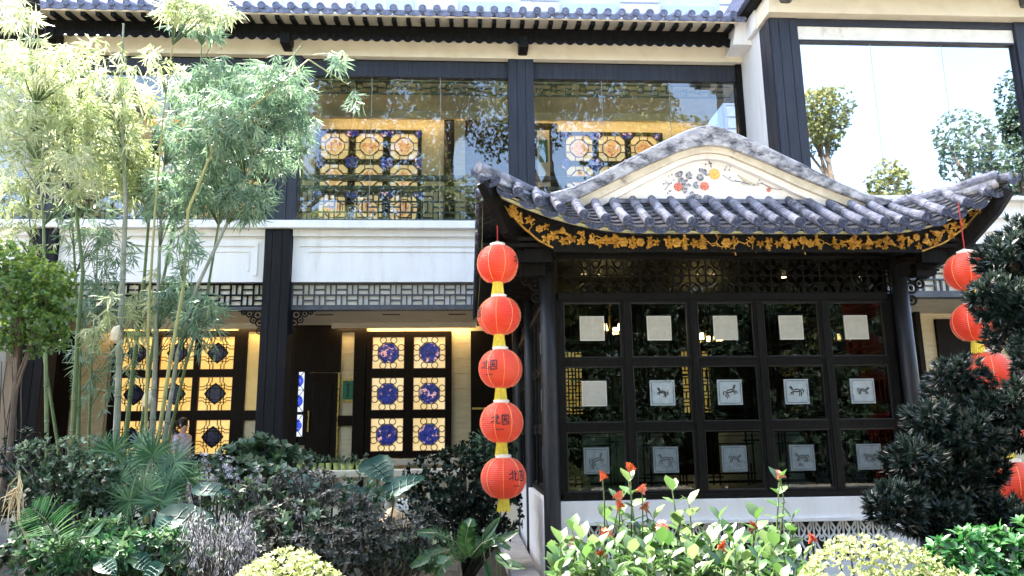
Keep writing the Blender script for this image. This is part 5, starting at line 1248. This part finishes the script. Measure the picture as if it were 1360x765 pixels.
# garden rocks behind the shrubs
for i, (px, py, Y, s_, lb) in enumerate(((522, 692, 7.4, .26, 'tan weathered rock showing under the taro leaves'), (350, 690, 7.4, .3, 'brown weathered rock behind the brown shrub'), (585, 735, 7.9, .22, 'dark mossy rock behind the fern'), (270, 735, 6.4, .34, 'mossy rock under the weeping strands'))):
    c = at(px, py, Y); vs, fs = _uv((0, 0, 0), 1, 1, 1, 12, 8); ph = rng.random(3)*6
    vs = [(v[0]*s_*(1.2+.25*math.sin(v[2]*4+ph[0])), v[1]*s_*(1+.3*math.sin(v[0]*5+ph[1])), v[2]*max(s_, c.z*.55)*(1+.2*math.sin(v[0]*6+v[1]*4+ph[2]))) for v in vs]
    rk = part('garden_rock', MB().add(vs, fs), 'rock', None, (c.x, c.y, c.z*.5)); rk['label'] = lb; rk['category'] = 'rock'; rk['group'] = 'garden rocks'
# ---- front hedge, ixora, bright bush
def hedge(label, base, blobs):
    t = thing('clipped_hedge', label, 'hedge', base, 'yellow-green hedges in the foreground'); L_ = Leaves(); tips = []
    for (c, r3, n) in blobs:
        P, u = blob_points(n, c, r3, .82, .1); ax = u + rng.normal(0, .3, u.shape); ax[:, 2] += .8
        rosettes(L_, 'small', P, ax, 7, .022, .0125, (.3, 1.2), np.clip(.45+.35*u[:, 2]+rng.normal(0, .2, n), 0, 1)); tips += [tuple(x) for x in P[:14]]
    part('stems', stems(base, tips, .012, .003), 'darkstem', t); part('foliage', L_.mesh('foliage'), 'leaf_hedge', t, kind='stuff')
hc = at(1165, 782, 3.0); hedge('low yellow-green fine-leaved hedge right of the flowering shrub', (hc.x, 3.0, 0), [((hc.x, 3.0, hc.z-.12), (.36, .3, .3), 1900), ((hc.x-.26, 3.0, hc.z-.2), (.24, .3, .25), 1300), ((hc.x+.26, 2.95, hc.z-.25), (.25, .3, .28), 1200), ((hc.x+.05, 2.9, hc.z-.4), (.5, .3, .35), 1200)])
hc = at(375, 785, 2.8); hedge('low yellow-green fine-leaved hedge in front of the brown shrub', (hc.x, 2.8, 0), [((hc.x, 2.8, hc.z-.13), (.24, .26, .25), 1600), ((hc.x-.02, 2.75, hc.z-.4), (.34, .3, .34), 900)])
shrub('bright_bush', 'bright green broad-leaved bush below the clipped pine', (2.5, 3.7, 0), [wblob(*q) for q in ((1275, 745, 34, 34, 60, 3.7), (1325, 740, 44, 30, 80, 3.75), (1370, 735, 34, 36, 60, 3.6), (1290, 790, 80, 40, 110, 3.6))], 'leaf_bright', 'oval', .065, .03, 7, upb=1.2)
# ixora: stems with paired leaves and flower heads
ix = thing('ixora_shrub', 'leafy flowering shrub with coral blossoms in front of the pavilion plinth', 'shrub', (1.0, 3.7, 0))
lfm = []
for k in range(4):
    L_ = Leaves(); L_.add('oval', np.zeros((1, 3)), np.array([[0, 1, 0.]]), np.array([[0, 0, 1.]]), np.array([1.0]), np.array([.62+.06*k]), np.array([.12+.26*k])); me = L_.mesh('leaf'); me.polygons.foreach_set('use_smooth', [True]*len(me.polygons)); lfm.append(me)
tipsI = [(835, 640, 3.6), (893, 652, 3.5), (1035, 640, 3.7), (760, 705, 3.5), (868, 690, 3.5), (915, 670, 3.6), (955, 690, 3.4), (805, 690, 3.7), (1005, 690, 3.5), (1052, 690, 3.6), (780, 735, 3.4), (735, 735, 3.6), (840, 735, 3.3), (880, 725, 3.3), (930, 730, 3.3), (980, 735, 3.3), (1020, 725, 3.4), (850, 705, 3.6), (820, 665, 3.7), (900, 700, 3.5), (970, 710, 3.6), (822, 668, 3.6)]
stm = MB(); lf_count = 0; Lst = Leaves(); restP, restD, restN, restL = [], [], [], []
def put_leaf(p, d, nv, l):
    global lf_count
    if lf_count < 290:
        d = d.normalized(); x = d.cross(nv).normalized(); z = x.cross(d); m_ = Matrix((x, d, z)).transposed().to_4x4()
        o = part('leaf', random.choice(lfm), 'leaf_ixora', ix, p); o.rotation_euler = m_.to_euler(); o.scale = (l, l, l); lf_count += 1
    else: restP.append(tuple(p)); restD.append(tuple(d)); restN.append(tuple(nv)); restL.append(l)
def sprig(px, py, Y):
    tip = at(px, py, Y); b0 = Vector((tip.x*.75+.25+random.uniform(-.1, .1), Y+random.uniform(-.05, .15), .0)); k1 = b0.lerp(tip, .7) + Vector((random.uniform(-.05, .05), 0, 0))
    stm.tube([b0, k1, tip], [.008, .006, .003], 5); n_ = 7; a = random.uniform(0, 3.1)
    for i in range(n_):
        t = i/(n_-1); p = tip.lerp(k1, t*.85); a += 1.57+random.uniform(-.2, .2); up = (1.5 if i == 0 else .75 - .1*i)
        for s_ in (0, math.pi):
            d = Vector((math.cos(a+s_), math.sin(a+s_)*.9, up)); put_leaf(p, d, Vector((-d.x*.4, -d.y*.4-.15, 1)), random.uniform(.06, .1))
for q_ in tipsI: sprig(*q_)
for _ in range(150): sprig(random.uniform(735, 1085), random.uniform(712, 800), random.uniform(3.1, 3.75))
for _ in range(14): sprig(random.uniform(735, 800), random.uniform(735, 780), random.uniform(3.2, 3.7))
part('stems', stm, 'culm_green', ix)
Lst.add('oval', np.array(restP), np.array(restD), np.array(restN), np.array(restL), np.array(restL)*.66); part('foliage', Lst.mesh('foliage'), 'leaf_ixora', ix, kind='stuff')
b = MB()
for k in range(5):
    a = R(72*k); b.add([(0, 0, 0), (.011*math.cos(a-.5), .011*math.sin(a-.5), .004), (.02*math.cos(a), .02*math.sin(a), .006), (.011*math.cos(a+.5), .011*math.sin(a+.5), .004)], [(0, 1, 2, 3)])
flor = b
fl = MB()
for k in range(15):
    c = Vector((random.uniform(-.022, .022), random.uniform(-.022, .022), random.uniform(-.004, .016))); nd = Vector((c.x*20, c.y*20-.25, 1)).normalized(); qt = nd.to_track_quat('Z', 'Y')
    fl.add([qt @ Vector(v) + c for v in flor.v], flor.f); fl.tube([c, Vector((0, 0, -.03))], .0015, 3)
me_f1 = fl.mesh('blossom'); me_f2 = me_f1.copy()
for i, (px, py, Y) in enumerate(((822, 660, 3.55), (836, 622, 3.6), (822, 672, 3.55), (853, 651, 3.6), (857, 675, 3.55), (800, 633, 3.6), (1036, 632, 3.7), (797, 740, 3.3), (960, 727, 3.2), (880, 700, 3.4), (805, 710, 3.5), (1078, 716, 3.4), (765, 722, 3.5), (1000, 700, 3.5))):
    c = at(px, py, Y); part('flower_stem', MB().tube([c, c+Vector((random.uniform(-.03, .03), .02, -.12)), Vector((c.x*.9+.05, Y+.05, .6))], [.003, .004, .005], 4), 'stemgreen', ix)
    part('blossom', me_f1 if i % 3 else me_f2, 'orangeflower' if i % 3 else 'pinkflower', ix, at(px, py, Y), rot=(R(35), 0, random.random()*6), scale=(.85, .85, .85))

# ================================================================== BALUSTRADE, POTS, PEOPLE
bal = thing('balustrade', 'cream balustrade with turned balusters along the walkway behind the shrubs', 'balustrade', (-1.6, 12.2, 0))
part('cap', B(-6.8, .78, 12.05, 12.35, 1.02, 1.13), 'cream', bal, bev=.015); part('base', B(-6.8, .78, 12.08, 12.32, 0, .55), 'cream', bal)
me_bal = MB().lathe([(.05, .55), (.05, .6), (.03, .63), (.06, .75), (.03, .9), (.03, .93), (.05, .96), (.05, 1.02)], n=10).mesh('baluster')
for k in range(46): part('baluster', me_bal, 'bargeedge', bal, (-6.7+k*.165, 12.2, 0))
for k in range(11):
    x = -2.75+k*.115; L_ = Leaves(); o = thing('flower_pot', 'small lime-green pot with a leafy seedling on the balustrade cap', 'flower pot', (x, 12.2, 1.13), 'lime-green pots along the balustrade')
    part('pot', MB().lathe([(.035, 0), (.047, .1), (.05, .1), (.05, .115), (.04, .11)], (x, 12.2, 1.125), 10), 'potgreen', o)
    P, u = blob_points(10, (x, 12.2, 1.28), (.06, .06, .06)); rosettes(L_, 'small', P, u+np.array([0, 0, .5]), 5, .06, .03); part('seedling', L_.mesh('seedling'), 'leaf_shrub', o, kind='stuff')
def skin(name, mat, parent, vs, es, rs, root=0, sub=2):
    me = bpy.data.meshes.new(name); me.from_pydata([tuple(v) for v in vs], es, []); me.materials.append(MATS[mat])
    o = bpy.data.objects.new(name, me); COL.objects.link(o); o.parent = parent; WL[o] = WL[parent]
    o.modifiers.new('skin', 'SKIN')
    if not me.skin_vertices: pass
    for i, d in enumerate(me.skin_vertices[0].data):
        r_ = rs[i]; d.radius = r_ if isinstance(r_, tuple) else (r_, r_); d.use_root = (i == root)
    s_ = o.modifiers.new('sub', 'SUBSURF'); s_.levels = sub; s_.render_levels = sub
    o.modifiers['skin'].use_smooth_shade = True
    return o
def person(label, loc, rz, H, top, face_dir=0):
    o = thing('person', label, 'person', loc, None); o.rotation_euler = (0, 0, rz); k = H/1.6
    V = [(0, 0, .86), (0, .0, 1.05), (0, 0, 1.24), (0, .01, 1.35), (0, .0, 1.42), (0, -.02, 1.52),
         (.16, .01, 1.29), (.2, .02, 1.03), (.2, -.06, .82), (.2, -.09, .74), (-.16, .01, 1.29), (-.2, .02, 1.03), (-.2, -.06, .82), (-.2, -.09, .74),
         (.085, 0, .8), (.09, -.01, .45), (.09, .02, .08), (.09, -.12, .03), (-.085, 0, .8), (-.09, -.01, .45), (-.09, .02, .08), (-.09, -.12, .03)]
    E = [(0, 1), (1, 2), (2, 3), (3, 4), (4, 5), (2, 6), (6, 7), (7, 8), (8, 9), (2, 10), (10, 11), (11, 12), (12, 13), (0, 14), (14, 15), (15, 16), (16, 17), (0, 18), (18, 19), (19, 20), (20, 21)]
    Rd = [(.14, .1), (.12, .09), (.14, .095), .055, .05, (.085, .1), .055, .04, .03, .03, .055, .04, .03, .03, .08, .055, .04, .03, .08, .055, .04, .03]
    V = [tuple(c*k for c in v) for v in V]; Rd = [tuple(a*k for a in r_) if isinstance(r_, tuple) else r_*k for r_ in Rd]
    skin('body', 'skin', o, V, E, Rd)
    f = 1.16
    skin('top', top, o, [V[i] for i in (0, 1, 2, 3, 6, 7, 10, 11)], [(0, 1), (1, 2), (2, 3), (2, 4), (4, 5), (2, 6), (6, 7)], [tuple(a*f for a in Rd[i]) if isinstance(Rd[i], tuple) else Rd[i]*(f if i != 3 else 1.3)+.008 for i in (0, 1, 2, 3, 6, 7, 10, 11)])
    skin('trousers', 'trousers', o, [V[i] for i in (0, 14, 15, 16, 18, 19, 20)], [(0, 1), (1, 2), (2, 3), (0, 4), (4, 5), (5, 6)], [(.16*k, .12*k), .095*k, .07*k, .06*k, .095*k, .07*k, .06*k])
    hb = MB(); vs, fs = _uv((0, .025*k, 1.55*k), .098*k, .112*k, .115*k, 14, 10)
    vs = [(x, max(y, -.035*k) if z < 1.59*k else y, z if z > 1.47*k or y > 0 else 1.47*k) for x, y, z in vs]
    hb.add(vs, fs); hair = part('hair', hb, 'hair', o, smooth=True); hair.location = (0, 0, 0)
    fb = MB(); fb.sphere((0, -.118*k, 1.5*k), .014, .02, .022, 8, 6)
    for s_ in (-1, 1): fb.sphere((s_*.088*k, .0, 1.51*k), .012, .02, .03, 6, 5)
    nz = part('nose_and_ears', fb, 'skin', o, smooth=True); nz.location = (0, 0, 0)
    eb = MB()
    for s_ in (-1, 1): eb.sphere((s_*.034*k, -.1*k, 1.53*k), .011, .008, .007, 6, 5)
    ey = part('eyes', eb, 'hair', o); ey.location = (0, 0, 0)
    mb_ = MB(); mb_.sphere((0, -.105*k, 1.455*k), .024, .008, .007, 8, 5); mo = part('mouth', mb_, 'redbrown', o); mo.location = (0, 0, 0)
    return o
person('person in a pale patterned top with dark hair looking along the walkway', (-5.12, 14.1, .45), R(70), 1.52, 'blouse')
person('person in an orange top half hidden by the bamboo facing the other one', (-5.42, 14.25, .45), R(-70), 1.5, 'shirt')
